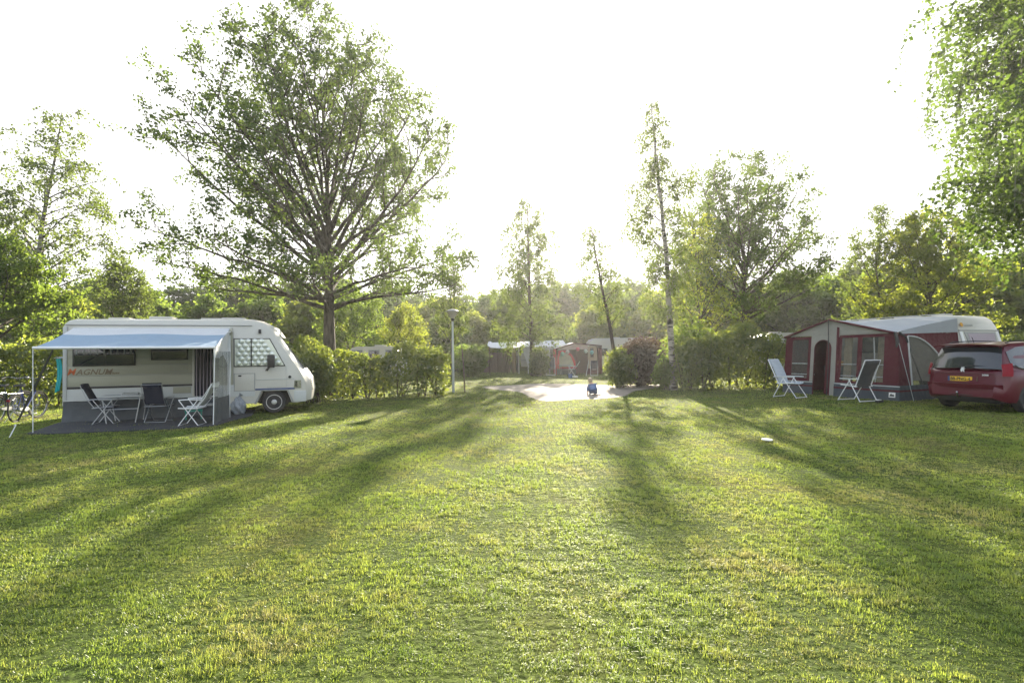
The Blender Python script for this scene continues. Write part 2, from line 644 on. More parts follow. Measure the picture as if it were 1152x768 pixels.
def make_sand():
    # fine outline with a ragged edge, then a grid-like fan of rings towards the middle
    pts = []
    n = len(SAND)
    rng = np.random.RandomState(5)
    for i in range(n):
        p0, p1, p2, p3 = SAND[i - 1], SAND[i], SAND[(i + 1) % n], SAND[(i + 2) % n]
        for k in range(8):
            t = k / 8
            q = 0.5 * ((2 * p1) + (-p0 + p2) * t + (2 * p0 - 5 * p1 + 4 * p2 - p3) * t * t + (-p0 + 3 * p1 - 3 * p2 + p3) * t ** 3)
            pts.append(q + rng.normal(0, 0.05, 2))
    pts = np.array(pts)
    c = pts.mean(0)
    V, Fq = [], []
    rings = 12
    for r in range(rings):
        k = 1 - r / rings
        q = c + (pts - c) * k
        z = terr(q[:, 0]) + 0.008 + 0.012 * vnoise(q, 0.9, 3) * (1 if r else 0) * 0.5 + (0.006 if r else 0)
        V.append(np.c_[q, z])
    V = np.vstack(V)
    m_ = len(pts)
    for r in range(rings - 1):
        for i in range(m_):
            j = (i + 1) % m_
            Fq.append((r * m_ + i, r * m_ + j, (r + 1) * m_ + j, (r + 1) * m_ + i))
    mb = MB()
    mb.add(V, Fq, 0, True)
    mb.add(V[-m_:], [tuple(range(m_))], 0, True)
    sm = mat('pale_sand', (0.23, 0.20, 0.17), 0.95, var=0.6, vscale=1.1, bump=0.8, bscale=14)
    o = mb.build('sand_patch', sm)
    # smooth normals upward
    tag(o, kind='structure', label='pale bare sand patch in the grass')
    return pts


SAND_EDGE = make_sand()


# ------------------------------------------------------------------ grass blades, one object
def make_grass():
    rng = np.random.RandomState(11)
    segs = [(1.5, 3.2, 16000), (3.2, 4.5, 12000), (4.5, 6.5, 7000), (6.5, 9, 3600), (9, 13, 1700), (13, 18, 800), (18, 26, 300), (26, 44, 80)]
    Bs = []
    for y0, y1, dn in segs:
        half = lambda y: y * 1.05 + 1.8
        area = (half(y0) + half(y1)) * (y1 - y0)
        n = int(area * dn)
        y = rng.uniform(y0, y1, n)
        x = rng.uniform(-1, 1, n) * half(y)
        Bs.append(np.c_[x, y])
    P = np.vstack(Bs)
    # tufts: pull part of the blades towards clump centres
    cell = 0.11
    g = np.floor(P / cell)
    tab = rng.uniform(-0.3, 1.3, (65536, 2))
    gi = g.astype(np.int64)
    cc = (g + tab[((gi[:, 0] * 73856093) ^ (gi[:, 1] * 19349663)) & 65535]) * cell
    pull = rng.uniform(0, 0.42, len(P))[:, None]
    P = P * (1 - pull) + cc * pull
    ins = in_poly(P, SAND_EDGE)
    P = P[~ins | ((rng.uniform(0, 1, len(P)) < 0.10) & (vnoise(P, 1.1, 17) > 0.45))]
    d = np.hypot(P[:, 0], P[:, 1])
    n1 = vnoise(P, 1.4, 1)
    n2 = vnoise(P, 0.42, 2)
    keep = rng.uniform(0, 1, len(P)) < np.clip(0.86 + 0.30 * n2, 0.45, 1)
    P, d, n1, n2 = P[keep], d[keep], n1[keep], n2[keep]
    n = len(P)
    wv = np.clip(0.0016 * d * 0.40 + 0.0006, 0.0022, 0.022) * rng.uniform(0.7, 1.3, n)
    ln = 0.031 * (1 + 0.40 * n1 + 0.35 * n2) * rng.uniform(0.55, 1.35, n)
    ln = np.clip(ln, 0.014, 0.08)
    az = rng.uniform(0, 2 * PI, n) + 1.2 * vnoise(P, 0.8, 7)
    flat = rng.uniform(0, 1, n) < 0.5
    lean = np.clip(rng.normal(0.95, 0.36, n) + 0.5 * flat + 0.18 * vnoise(P, 0.6, 8), 0.05, 1.5)
    dirx, diry = np.cos(az), np.sin(az)
    px, py = -diry, dirx
    z0 = terr(P[:, 0]) - 0.004
    base = np.c_[P, z0]
    side = np.c_[px, py, np.zeros(n)] * (wv / 2)[:, None]
    mid = base + np.c_[dirx * np.sin(lean * 0.55), diry * np.sin(lean * 0.55), np.cos(lean * 0.55)] * (ln * 0.55)[:, None]
    tip = mid + np.c_[dirx * np.sin(lean * 1.25), diry * np.sin(lean * 1.25), np.cos(lean * 1.25)] * (ln * 0.5)[:, None]
    V = np.empty((n, 5, 3), np.float32)
    V[:, 0] = base - side
    V[:, 1] = base + side
    V[:, 2] = mid + side * 0.85
    V[:, 3] = mid - side * 0.85
    V[:, 4] = tip
    V = V.reshape(-1, 3)
    o5 = np.arange(n)[:, None] * 5
    tri = np.concatenate([o5 + np.array([[0, 1, 2]]), o5 + np.array([[0, 2, 3]]), o5 + np.array([[3, 2, 4]])], 0)
    m = bpy.data.materials.new('grass_blades')
    m.use_nodes = True
    N, L = nt(m)
    N.remove(N['Principled BSDF'])
    geo = N.new('ShaderNodeNewGeometry')
    tc = N.new('ShaderNodeTexCoord')

    def noise(s, dd=3):
        q = N.new('ShaderNodeTexNoise')
        q.inputs['Scale'].default_value = s
        q.inputs['Detail'].default_value = dd
        L.new(tc.outputs['Object'], q.inputs['Vector'])
        return q.outputs[0]

    def math_(op, a, b, c=None, clamp=False):
        q = N.new('ShaderNodeMath')
        q.operation = op
        q.use_clamp = clamp
        for k, s in enumerate((a, b, c)):
            if s is None:
                continue
            if isinstance(s, (int, float)):
                q.inputs[k].default_value = s
            else:
                L.new(s, q.inputs[k])
        return q.outputs[0]
    rnd = geo.outputs['Random Per Island']
    f1 = math_('MULTIPLY_ADD', noise(0.8, 5), 2.3, -1.06)
    f1 = math_('MULTIPLY_ADD', noise(5.0), 0.9, f1)
    f = math_('MULTIPLY_ADD', rnd, 0.40, math_('ADD', f1, -0.24), True)

    def ramp(stops):
        cr = N.new('ShaderNodeValToRGB')
        e = cr.color_ramp.elements
        e[0].position, e[0].color = stops[0][0], (*stops[0][1], 1)
        e[1].position, e[1].color = stops[1][0], (*stops[1][1], 1)
        for p_, c_ in stops[2:]:
            q = e.new(p_)
            q.color = (*c_, 1)
        L.new(f, cr.inputs[0])
        return cr.outputs[0]
    d_ = N.new('ShaderNodeBsdfDiffuse')
    t_ = N.new('ShaderNodeBsdfTranslucent')
    L.new(ramp([(0.0, (0.075, 0.130, 0.024)), (0.5, (0.115, 0.165, 0.036)), (0.84, (0.16, 0.170, 0.055)), (1.0, (0.23, 0.215, 0.10))]), d_.inputs['Color'])
    L.new(ramp([(0.0, (0.28, 0.41, 0.045)), (0.5, (0.44, 0.53, 0.075)), (0.84, (0.46, 0.47, 0.10)), (1.0, (0.48, 0.45, 0.15))]), t_.inputs['Color'])
    ms = N.new('ShaderNodeMixShader')
    ms.inputs[0].default_value = 0.58
    L.new(d_.outputs[0], ms.inputs[1])
    L.new(t_.outputs[0], ms.inputs[2])
    gl = N.new('ShaderNodeBsdfGlossy')
    gl.inputs['Roughness'].default_value = 0.38
    gl.inputs['Color'].default_value = (0.9, 0.95, 0.9, 1)
    m2 = N.new('ShaderNodeMixShader')
    m2.inputs[0].default_value = 0.035
    L.new(ms.outputs[0], m2.inputs[1])
    L.new(gl.outputs[0], m2.inputs[2])
    L.new(m2.outputs[0], N['Material Output'].inputs['Surface'])
    o = npmesh('lawn_grass', V, tri, m)
    tag(o, 'short uneven grass blades all over the camping field', 'grass', kind='stuff')
    print('grass blades', n)


make_grass()


# ------------------------------------------------------------------ vegetation
class Wood:
    def __init__(self):
        self.V, self.F, self.n = [], [], 0

    def tube(self, P, rad, k):
        P = np.asarray(P, float)
        n = len(P)
        T = np.gradient(P, axis=0)
        T /= np.linalg.norm(T, axis=1)[:, None] + 1e-9
        ref = np.array([0.31, 0.77, 0.11]) if abs(T[0, 2]) > 0.8 else np.array([0.05, 0.03, 1.0])
        A = np.cross(T, ref)
        A /= np.linalg.norm(A, axis=1)[:, None] + 1e-9
        B = np.cross(T, A)
        ang = np.arange(k) * 2 * PI / k
        ring = P[:, None, :] + (A[:, None, :] * np.cos(ang)[None, :, None] + B[:, None, :] * np.sin(ang)[None, :, None]) * np.asarray(rad)[:, None, None]
        self.V.append(ring.reshape(-1, 3))
        i = np.arange(n - 1)[:, None] * k + np.arange(k)[None, :]
        j = np.arange(n - 1)[:, None] * k + (np.arange(k)[None, :] + 1) % k
        self.F.append(np.stack([i, j, j + k, i + k], -1).reshape(-1, 4) + self.n)
        self.n += n * k

    def build(self, name, m, parent):
        return npmesh(name, np.vstack(self.V), np.vstack(self.F), m, parent, smooth=True)


def bez(a, c, b, n):
    t = np.linspace(0, 1, n)[:, None]
    return (1 - t) ** 2 * a + 2 * t * (1 - t) * c + t * t * b


def leaf_quads(P, size, rng, asp=0.62, up=0.0):
    n = len(P)
    a = rng.normal(size=(n, 3))
    a[:, 2] -= up
    a /= np.linalg.norm(a, axis=1)[:, None]
    b = rng.normal(size=(n, 3))
    b -= a * (a * b).sum(1)[:, None]
    b /= np.linalg.norm(b, axis=1)[:, None]
    nrm = np.cross(a, b)
    s = np.asarray(size)[:, None]
    V = np.empty((n, 4, 3), np.float32)
    V[:, 0] = P - a * s * 0.5
    V[:, 1] = P + b * s * asp * 0.5 + nrm * s * 0.08 + a * s * 0.06
    V[:, 2] = P + a * s * 0.5
    V[:, 3] = P - b * s * asp * 0.5 + nrm * s * 0.08 + a * s * 0.06
    return V.reshape(-1, 3), np.arange(n * 4).reshape(n, 4)


def broadleaf(name, label, cat, loc, H, zb, prof, trunk_r, seed, nprim=24, nsec=11, nter=6, nleaf=22, lsize=0.13, leaf='oak_leaf', bark='oak_bark',
              group=None, lean=(0, 0), spread=0.22, twig=0.9, rise=0.95, shift=(0, 0), lowdroop=0.15, lowup=0.0, limb=0.017, split=0.85):
    """prof: list of (height fraction above zb, crown radius in metres)"""
    rng = np.random.RandomState(seed)
    root = thing(name, label, cat, loc, 0, group)
    W = Wood()
    hs_, rs_ = zip(*prof)
    RR = lambda z: np.interp((z - zb) / (H - zb), hs_, rs_)
    tz = np.linspace(0, H * split, 14)
    wob = np.cumsum(rng.normal(0, 0.035, (14, 2)), 0) * (tz / H)[:, None] * 1.6
    tp = np.c_[lean[0] * tz / H + wob[:, 0], lean[1] * tz / H + wob[:, 1], tz]
    tr = trunk_r * (1 - tz / (H * split)) ** 0.8 * 0.92 + trunk_r * 0.05
    tr[0] *= 1.35
    W.tube(tp, tr, 10)
    LP = []
    ga = rng.uniform(0, 6.28)
    for i in range(nprim):
        f = (i + 0.5) / nprim
        zs = zb * 0.9 + (H * split * 0.80 - zb * 0.9) * f ** 1.15
        base = np.array([np.interp(zs, tz, tp[:, 0]), np.interp(zs, tz, tp[:, 1]), zs])
        r0 = np.interp(zs, tz, tr)
        ga += 2.4 + rng.uniform(-0.35, 0.35)
        zt = zb + (H - zb) * min(1.0, (0.02 + rise * f ** 0.85 + rng.uniform(-0.10, 0.14)))
        if i < nprim * 0.2:
            zt = zs + rng.uniform(-lowdroop * 3, 1.2) + 0.2 + lowup
        zt = min(max(zt, 0.4), H * 0.985)
        rr = RR(zt) * rng.uniform(0.84, 1.08)
        end = np.array([math.cos(ga) * rr + shift[0] * (zt / H), math.sin(ga) * rr + shift[1] * (zt / H), zt])
        ctrl = base * 0.5 + end * 0.5
        if i < nprim * 0.2:
            ctrl[2] += (0.22 if lowup == 0 else 0.05) * rr * rng.uniform(0.3, 1.0)
        else:
            ctrl[:2] = base[:2] + (end[:2] - base[:2]) * 0.58
        L_ = np.linalg.norm(end - base)
        pr = bez(base, ctrl, end, 12)
        pr[1:-1] += np.cumsum(rng.normal(0, 0.012 * L_, (10, 3)), 0) * 0.5
        rp = np.linspace(min(r0 * 0.62, limb * L_ + 0.02), 0.008, 12)
        W.tube(pr, rp, 6)
        sdir_ = (end - base) / L_
        k2 = max(4, int(nsec * (0.5 + 0.6 * L_ / (prof[1][1] + 0.1))))
        for j in range(k2):
            t = 0.22 + 0.78 * (j + rng.uniform(0, 1)) / k2
            t = min(t, 0.999)
            q = np.array([np.interp(t * 11, np.arange(12), pr[:, c]) for c in range(3)])
            out = rng.normal(size=3)
            out[2] = abs(out[2]) * 0.55
            out -= sdir_ * out.dot(sdir_) * 0.8
            out = out / np.linalg.norm(out) + sdir_ * 0.65
            out /= np.linalg.norm(out)
            l2 = L_ * 0.34 * (1.15 - 0.65 * t) * rng.uniform(0.6, 1.25) + 0.25
            e2 = q + out * l2
            lim = RR(e2[2]) * 1.12
            hr = math.hypot(e2[0] - shift[0] * e2[2] / H, e2[1])
            if hr > lim:
                e2[:2] *= (lim / hr)
            e2[2] = min(e2[2], H)
            s2 = bez(q, (q + e2) / 2 + rng.normal(0, 0.08 * l2, 3), e2, 5)
            W.tube(s2, np.linspace(0.006 + 0.010 * l2, 0.004, 5), 4)
            for u in range(nter):
                tt = rng.uniform(0.25, 1.0)
                q3 = np.array([np.interp(tt * 4, np.arange(5), s2[:, c]) for c in range(3)])
                o3 = rng.normal(size=3)
                o3[2] += 0.25
                o3 = o3 / np.linalg.norm(o3) + out * 0.5
                l3 = rng.uniform(0.35, 1.0) * twig * (0.5 + 0.5 * l2 / (0.4 * L_ + 0.3))
                e3 = q3 + o3 / np.linalg.norm(o3) * l3
                W.tube(np.array([q3, (q3 + e3) / 2 + rng.normal(0, 0.03, 3), e3]), [0.006, 0.004, 0.003], 3)
                nl = int(nleaf * rng.uniform(0.3, 1.5))
                tt3 = rng.beta(2.2, 1.1, nl)[:, None]
                LP.append(q3 + (e3 - q3) * tt3 + rng.normal(0, spread * 0.5, (nl, 3)) * np.array([1, 1, 0.7]))
    W.build('trunk', M[bark], root)
    P = np.vstack(LP)
    P = P[P[:, 2] > 0.4]
    V, Fq = leaf_quads(P, rng.uniform(0.6, 1.25, len(P)) * lsize, rng)
    npmesh('crown', V, Fq, M[leaf], root)
    return root


def birch(name, label, cat, loc, H, seed, r=0.11, lean=(0, 0), zb=0.25, rad=1.9, nprim=34, nleaf=16, lsize=0.075, leaf='birch_leaf', droop=0.9,
          group=None, bark='birch_bark', prof=None, dens=1.0, drop_leaf=None):
    rng = np.random.RandomState(seed)
    root = thing(name, label, cat, loc, 0, group)
    W = Wood()
    tz = np.linspace(0, H, 18)
    wob = np.cumsum(rng.normal(0, 0.045, (18, 2)), 0)
    k = (tz / H)
    tp = np.c_[lean[0] * k ** 1.3 + wob[:, 0] * k, lean[1] * k + wob[:, 1] * k, tz]
    tr = r * (1 - k) ** 0.85 + 0.012
    tr[0] *= 1.3
    W.tube(tp, tr, 8)
    LP = []
    ga = rng.uniform(0, 6)
    prof = prof or [(0, 0.75), (0.25, 1.0), (0.6, 0.7), (1, 0.15)]
    ph, pr_ = zip(*prof)
    for i in range(nprim):
        f = (i + rng.uniform(0, 1)) / nprim
        zs = H * (zb + (0.985 - zb) * f)
        base = np.array([np.interp(zs, tz, tp[:, 0]), np.interp(zs, tz, tp[:, 1]), zs])
        ga += 2.4 + rng.uniform(-0.5, 0.5)
        rr = rad * np.interp(f, ph, pr_) * rng.uniform(0.55, 1.15)
        end = base + np.array([math.cos(ga) * rr, math.sin(ga) * rr, rr * rng.uniform(0.35, 0.95)])
        ctrl = (base + end) / 2 + np.array([0, 0, 0.18 * rr])
        p = bez(base, ctrl, end, 8)
        W.tube(p, np.linspace(0.010 + 0.011 * rr, 0.005, 8), 5)
        nt_ = max(3, int((4 + rr * 5) * dens))
        for j in range(nt_):
            t = rng.uniform(0.15, 1.0)
            q = np.array([np.interp(t * 7, np.arange(8), p[:, c]) for c in range(3)])
            l2 = rng.uniform(0.4, 1.1) * (0.4 + 0.55 * rad * np.interp(f, ph, pr_))
            o2 = np.array([math.cos(ga) + rng.normal(0, 0.7), math.sin(ga) + rng.normal(0, 0.7), rng.uniform(-0.1, 0.5)])
            o2 /= np.linalg.norm(o2)
            e2 = q + o2 * l2 * 0.55 - np.array([0, 0, droop * l2 * 0.7])
            s2 = bez(q, q + o2 * l2 * 0.55, e2, 6)
            W.tube(s2, np.linspace(0.006, 0.0025, 6), 3)
            nl = int(nleaf * l2 * rng.uniform(0.3, 1.6) * 1.7)
            ti = rng.uniform(0.1, 1, nl) * 5
            q3 = np.stack([np.interp(ti, np.arange(6), s2[:, c]) for c in range(3)], 1)
            LP.append(q3 + rng.normal(0, 0.085, (nl, 3)))
    W.build('trunk', M[bark], root)
    P = np.vstack(LP)
    V, Fq = leaf_quads(P, rng.uniform(0.6, 1.3, len(P)) * lsize, rng, asp=0.75, up=0.6)
    npmesh('crown', V, Fq, M[leaf], root)
    return root


def hedge(name, label, cat, A, B, hgt, thick, seed, leaf='hedge_leaf', dens=1500, lsize=0.085, gap=0.15, lowgap=0.35, group=None, htop=None):
    """clipped-but-wild hedge from ground point A to B"""
    rng = np.random.RandomState(seed)
    A, B = Vector(A), Vector(B)
    L_ = (B - A).length
    root = thing(name, label, cat, A, math.atan2(B.y - A.y, B.x - A.x), group)
    n = int(L_ * thick * hgt * dens)
    P = np.c_[rng.uniform(-0.2, L_ + 0.2, n), rng.uniform(-1, 1, n), rng.beta(1.25, 1.0, n)]
    hh = hgt * (1 + 0.10 * vnoise(P[:, :1] @ np.array([[1.0, 0.3]]), 2.2, seed) + 0.06 * vnoise(P[:, :1] @ np.array([[1.0, 0.7]]), 0.7, seed + 1))
    if htop:
        hh = hh * np.interp(P[:, 0] / L_, [a for a, b in htop], [b for a, b in htop])
    z = P[:, 2] * hh * 1.05
    bul = 1 - 0.55 * np.clip(P[:, 2] - 0.55, 0, 1) ** 1.5 * 2 - 0.25 * (P[:, 2] < 0.2)
    y = np.sign(P[:, 1]) * np.abs(P[:, 1]) ** 0.7 * thick / 2 * bul
    Q = np.c_[P[:, 0], y, z]
    nz = vnoise(Q, 0.55, seed + 2) + 0.6 * vnoise(Q, 0.23, seed + 3)
    ok = nz > -1.1 + gap * 2.2 + (lowgap * 1.6) * (z < hgt * 0.25)
    Q = Q[ok]
    # sprigs rising above the top
    m_ = int(L_ * 9)
    sx = rng.uniform(0, L_, m_)
    W = Wood()
    ex = []
    for x in sx:
        h0 = hgt * 0.92 * (np.interp(x / L_, [a for a, b in htop], [b for a, b in htop]) if htop else 1)
        y0 = rng.uniform(-0.3, 0.3) * thick
        e = np.array([x + rng.normal(0, 0.1), y0 + rng.normal(0, 0.1), h0 + abs(rng.normal(0.05, 0.14))])
        b = np.array([x, y0, h0 - 0.5])
        W.tube(np.array([b, e]), [0.006, 0.003], 3)
        ex.append(b + (e - b) * rng.uniform(0.3, 1, (14, 1)) + rng.normal(0, 0.05, (14, 3)))
    for x in np.arange(0.1, L_, 0.33):
        p0 = np.array([x + rng.normal(0, 0.08), rng.normal(0, 0.12) * thick, -0.02])
        for k in range(3):
            e = p0 + np.array([rng.normal(0, 0.28), rng.normal(0, 0.22) * thick, hgt * rng.uniform(0.6, 0.95)])
            W.tube(bez(p0, (p0 + e) / 2 + rng.normal(0, 0.06, 3), e, 5), np.linspace(0.022, 0.006, 5), 4)
    W.build('stems', M['twig'], root)
    Q = np.vstack([Q] + ex)
    V, Fq = leaf_quads(Q, rng.uniform(0.6, 1.35, len(Q)) * lsize, rng, asp=0.7)
    npmesh('foliage', V, Fq, M[leaf], root)
    return root


def bush(name, label, cat, loc, rad, hgt, seed, leaf='hedge_leaf', n=9000, lsize=0.09, group=None, top=2.0):
    rng = np.random.RandomState(seed)
    root = thing(name, label, cat, loc, 0, group)
    n = int(n * 0.62)
    lsize *= 1.35
    u = rng.normal(size=(n, 3))
    u /= np.linalg.norm(u, axis=1)[:, None]
    r = rng.uniform(0.12, 1, n) ** 0.42
    lump = 1 + 0.24 * vnoise(u * 1.0, 0.8, seed) + 0.16 * vnoise(u, 0.33, seed + 4)
    Q = u * (r * lump)[:, None]
    Q = Q * np.array([rad, rad, hgt / 2]) + np.array([0, 0, hgt * 0.5])
    Q = Q[(Q[:, 2] > 0.03) & (vnoise(Q, 0.5, seed + 5) > -0.75)]
    W = Wood()
    for k in range(12):
        e = np.array([rng.normal(0, rad * 0.5), rng.normal(0, rad * 0.5), hgt * rng.uniform(0.5, 0.95)])
        b = np.array([rng.normal(0, 0.12), rng.normal(0, 0.12), -0.02])
        W.tube(bez(b, (b + e) / 2 + np.array([0, 0, -0.1]), e, 6), np.linspace(0.025, 0.005, 6), 4)
    W.build('stems', M['twig'], root)
    V, Fq = leaf_quads(Q, rng.uniform(0.6, 1.3, len(Q)) * lsize, rng, asp=0.7)
    npmesh('foliage', V, Fq, M[leaf], root)
    return root

# ---- the named trees
p = gnd(371, 441)
P_OAK = gx(371, 21.0)
broadleaf('oak_tree', 'tallest wide oak with spreading bare-looking branches rising behind the motorhome', 'tree', P_OAK, 16.1, 3.7,
          [(0, 5.4), (0.18, 6.6), (0.42, 6.2), (0.66, 4.9), (0.85, 2.9), (1.0, 0.5)], 0.29, 4, nprim=44, nsec=12, nter=7, nleaf=18, lsize=0.135, spread=0.24, lowup=0.8, limb=0.011,
          twig=0.85, rise=0.95, shift=(-1.1, 0), split=0.64)
broadleaf('oak_tree', 'medium oak with rounded crown behind the hedge left of the maroon awning tent', 'tree', gx(838, 28.0), 12.1, 3.2,
          [(0, 3.2), (0.25, 4.2), (0.55, 4.0), (0.8, 3.2), (0.94, 2.0), (1.0, 0.6)], 0.21, 9, nprim=38, nsec=9, nter=6, nleaf=12, lsize=0.165, spread=0.28, lowup=0.5, limb=0.012,
          twig=0.7, rise=0.95, split=0.66, shift=(-0.2, 0))
birch('birch_tree', 'tall slender white-barked birch between the purple bush and the right hedge', 'tree', gx(757, 21.0), 11.9, 21, r=0.13, lean=(-0.75, 0.2), zb=0.22, rad=1.5,
      nprim=56, nleaf=22, lsize=0.10, droop=1.0)
birch('birch_tree', 'hazy birch with drooping branches standing beside the far awning roof', 'tree', gx(599, 36.0), 12.2, 22, r=0.15, lean=(-0.6, 0), zb=0.15, rad=2.5,
      nprim=50, nleaf=11, lsize=0.16, bark='twig', droop=1.3, prof=[(0, 1.0), (0.3, 1.0), (0.65, 0.7), (1, 0.2)])
birch('birch_tree', 'thin leaning birch with few leaves rising out of the purple bush', 'tree', gx(694, 25.5), 8.0, 23, r=0.10, lean=(-1.15, 0), zb=0.35, rad=1.2,
      nprim=34, nleaf=11, lsize=0.11, droop=0.6, bark='twig')
birch('birch_tree', 'tall wispy birch at the left edge above the round green tree', 'tree', gx(30, 22.0), 12.4, 24, r=0.16, lean=(1.1, 0), zb=0.3, rad=2.7,
      nprim=50, nleaf=12, lsize=0.11, droop=0.7, prof=[(0, 1.0), (0.3, 1.0), (0.7, 0.62), (1, 0.25)])
birch('birch_tree', 'big leafy birch filling the top right corner above the red car', 'tree', (18.6, 14.6, 0.12), 17.5, 25, r=0.2, lean=(-1.0, 0), zb=0.21, rad=4.7,
      nprim=112, nleaf=12, lsize=0.145, droop=1.3, leaf='lush_leaf', dens=1.35, prof=[(0, 0.9), (0.3, 1.0), (0.7, 0.75), (1, 0.3)])
broadleaf('round_tree', 'low round bright green tree at the left edge beyond the bicycles', 'tree', gx(-8, 19.5), 6.5, 1.2,
          [(0, 1.7), (0.3, 2.3), (0.6, 2.1), (0.85, 1.3), (1, 0.4)], 0.13, 31, nprim=26, nsec=9, nter=5, nleaf=22, lsize=0.14, leaf='bright_leaf', twig=0.6, rise=0.95, lowdroop=0.4)
broadleaf('young_tree', 'yellow-green young tree rising between the tent roof and the big right birch', 'tree', gx(1050, 25.0), 8.2, 1.6,
          [(0, 2.6), (0.35, 3.0), (0.7, 2.2), (1, 0.5)], 0.13, 33, nprim=24, nsec=8, nter=5, nleaf=20, lsize=0.16, leaf='yellow_leaf', twig=0.7, rise=0.95)
broadleaf('young_tree', 'thin feathery tree with upright twigs left of the yellow-green tree', 'tree', gx(992, 27.0), 9.0, 1.4,
          [(0, 1.9), (0.4, 2.0), (0.75, 1.3), (1, 0.3)], 0.1, 34, nprim=24, nsec=7, nter=4, nleaf=12, lsize=0.14, leaf='birch_leaf', twig=0.6, rise=0.95)
broadleaf('young_tree', 'light green slim tree between the tall birch and the medium oak', 'tree', gx(790, 24.0), 7.7, 1.0,
          [(0, 1.6), (0.3, 1.9), (0.7, 1.3), (1, 0.4)], 0.08, 35, nprim=22, nsec=6, nter=4, nleaf=10, lsize=0.13, leaf='yellow_leaf', twig=0.6, rise=0.95)
broadleaf('young_tree', 'small yellow-green tree behind the hedge beside the street lamp', 'tree', gx(456, 29.0), 4.6, 0.7,
          [(0, 1.3), (0.4, 1.5), (0.8, 0.8), (1, 0.3)], 0.06, 36, nprim=18, nsec=6, nter=5, nleaf=14, lsize=0.13, leaf='yellow_leaf', twig=0.5, rise=0.95)
broadleaf('young_tree', 'thin grey twiggy tree standing just behind the street lamp', 'tree', gx(507, 27.0), 6.6, 1.8,
          [(0, 0.8), (0.4, 0.9), (0.8, 0.7), (1, 0.3)], 0.06, 37, nprim=15, nsec=5, nter=4, nleaf=11, lsize=0.13, leaf='birch_leaf', twig=0.5, rise=0.95)
broadleaf('young_tree', 'bright bushy tree below the big oak, right of the motorhome nose', 'tree', gx(396, 29.5), 5.6, 0.6,
          [(0, 2.2), (0.4, 2.4), (0.8, 1.5), (1, 0.4)], 0.08, 38, nprim=24, nsec=7, nter=5, nleaf=18, lsize=0.14, leaf='bright_leaf', twig=0.6, rise=0.95)
broadleaf('young_tree', 'slender tree with sparse top behind the motorhome roof', 'tree', gx(137, 27.0), 7.2, 1.0,
          [(0, 2.2), (0.35, 2.2), (0.65, 1.3), (1, 0.35)], 0.09, 39, nprim=24, nsec=7, nter=5, nleaf=15, lsize=0.15, leaf='birch_leaf', twig=0.6, rise=0.95)

# ---- background belt: prototypes, then copies
protos = []
specs = [
    ('bright_leaf', 8.6, 0.8, [(0, 3.0), (0.35, 3.6), (0.7, 2.7), (1, 0.6)], 51),
    ('oak_leaf', 10.4, 1.0, [(0, 3.4), (0.35, 4.0), (0.7, 3.1), (1, 0.8)], 52),
    ('birch_leaf', 9.6, 0.8, [(0, 2.4), (0.4, 2.8), (0.7, 1.8), (1, 0.4)], 53),
    ('dark_leaf', 11.5, 1.0, [(0, 3.2), (0.35, 3.6), (0.7, 2.3), (1, 0.4)], 54),
    ('yellow_leaf', 7.6, 0.6, [(0, 2.6), (0.35, 3.0), (0.7, 2.3), (1, 0.6)], 55),
]
kinds = ['bright green bushy tree', 'mid green broad tree', 'pale feathery tree', 'dark tall tree', 'yellow-green rounded tree']
for lf, H_, zb_, pf, sd_ in specs:
    protos.append(broadleaf('background_tree', 'x', 'tree', (0, 0, 0), H_, zb_, pf, 0.15, sd_, nprim=34, nsec=7, nter=4, nleaf=13, lsize=0.38, leaf=lf, twig=0.9,
                            rise=0.95, spread=0.45, lowdroop=0.4))
# (photo x of the trunk, distance, photo y of the top, kind)
BELT = [(70, 33, 330, 4), (105, 42, 318, 0), (175, 40, 330, 3), (160, 34, 326, 0), (205, 46, 322, 1), (235, 36, 335, 0), (262, 52, 310, 1), (300, 38, 328, 0),
        (325, 48, 315, 1), (350, 34, 335, 4), (385, 50, 318, 0), (425, 46, 330, 3), (445, 58, 322, 1), (468, 64, 332, 3), (492, 50, 336, 4), (520, 60, 332, 1), (548, 56, 335, 0),
        (575, 52, 328, 2), (560, 70, 330, 1), (600, 64, 322, 1), (628, 56, 320, 2), (640, 74, 328, 3), (655, 62, 318, 1), (690, 52, 322, 0), (712, 60, 318, 1),
        (742, 46, 330, 4), (728, 72, 326, 3), (768, 54, 316, 0), (800, 46, 322, 0), (822, 60, 312, 1), (868, 44, 322, 4), (890, 40, 310, 2), (915, 52, 308, 1), (938, 38, 318, 0),
        (965, 46, 300, 2), (985, 36, 312, 0), (1015, 42, 296, 1), (1045, 36, 312, 0), (1080, 40, 285, 1), (1112, 32, 300, 4), (1150, 36, 290, 0), (1200, 34, 280, 1), (1250, 40, 290, 0),
        (-120, 40, 280, 0), (20, 44, 310, 1), (505, 44, 348, 0), (530, 47, 352, 4), (670, 44, 345, 4), (615, 48, 345, 0)]
rb = random.Random(3)
used = set()
belt_tags = []
for px_, Y_, yt_, k_ in BELT:
    H0 = specs[k_][1]
    b_ = gx(px_, Y_)
    Ht = at(px_, yt_, Y_).z
    o = protos[k_] if k_ not in used else copy_tree(protos[k_])
    used.add(k_)
    o.location = b_
    s_ = Ht / H0
    o.scale = (s_ * rb.uniform(0.95, 1.25), s_ * rb.uniform(0.95, 1.25), s_)
    o.rotation_euler.z = rb.uniform(0, 6.28)
    side = ('behind the motorhome' if px_ < 350 else 'between big oak and street lamp' if px_ < 500 else 'behind the far pale canopy' if px_ < 630 else
            'behind the red-edged tent and purple bush' if px_ < 760 else 'behind the right hedge' if px_ < 880 else 'behind the maroon awning tent' if px_ < 1040 else 'behind the caravan and red car')
    belt_tags.append((kinds[k_], side, px_, o))
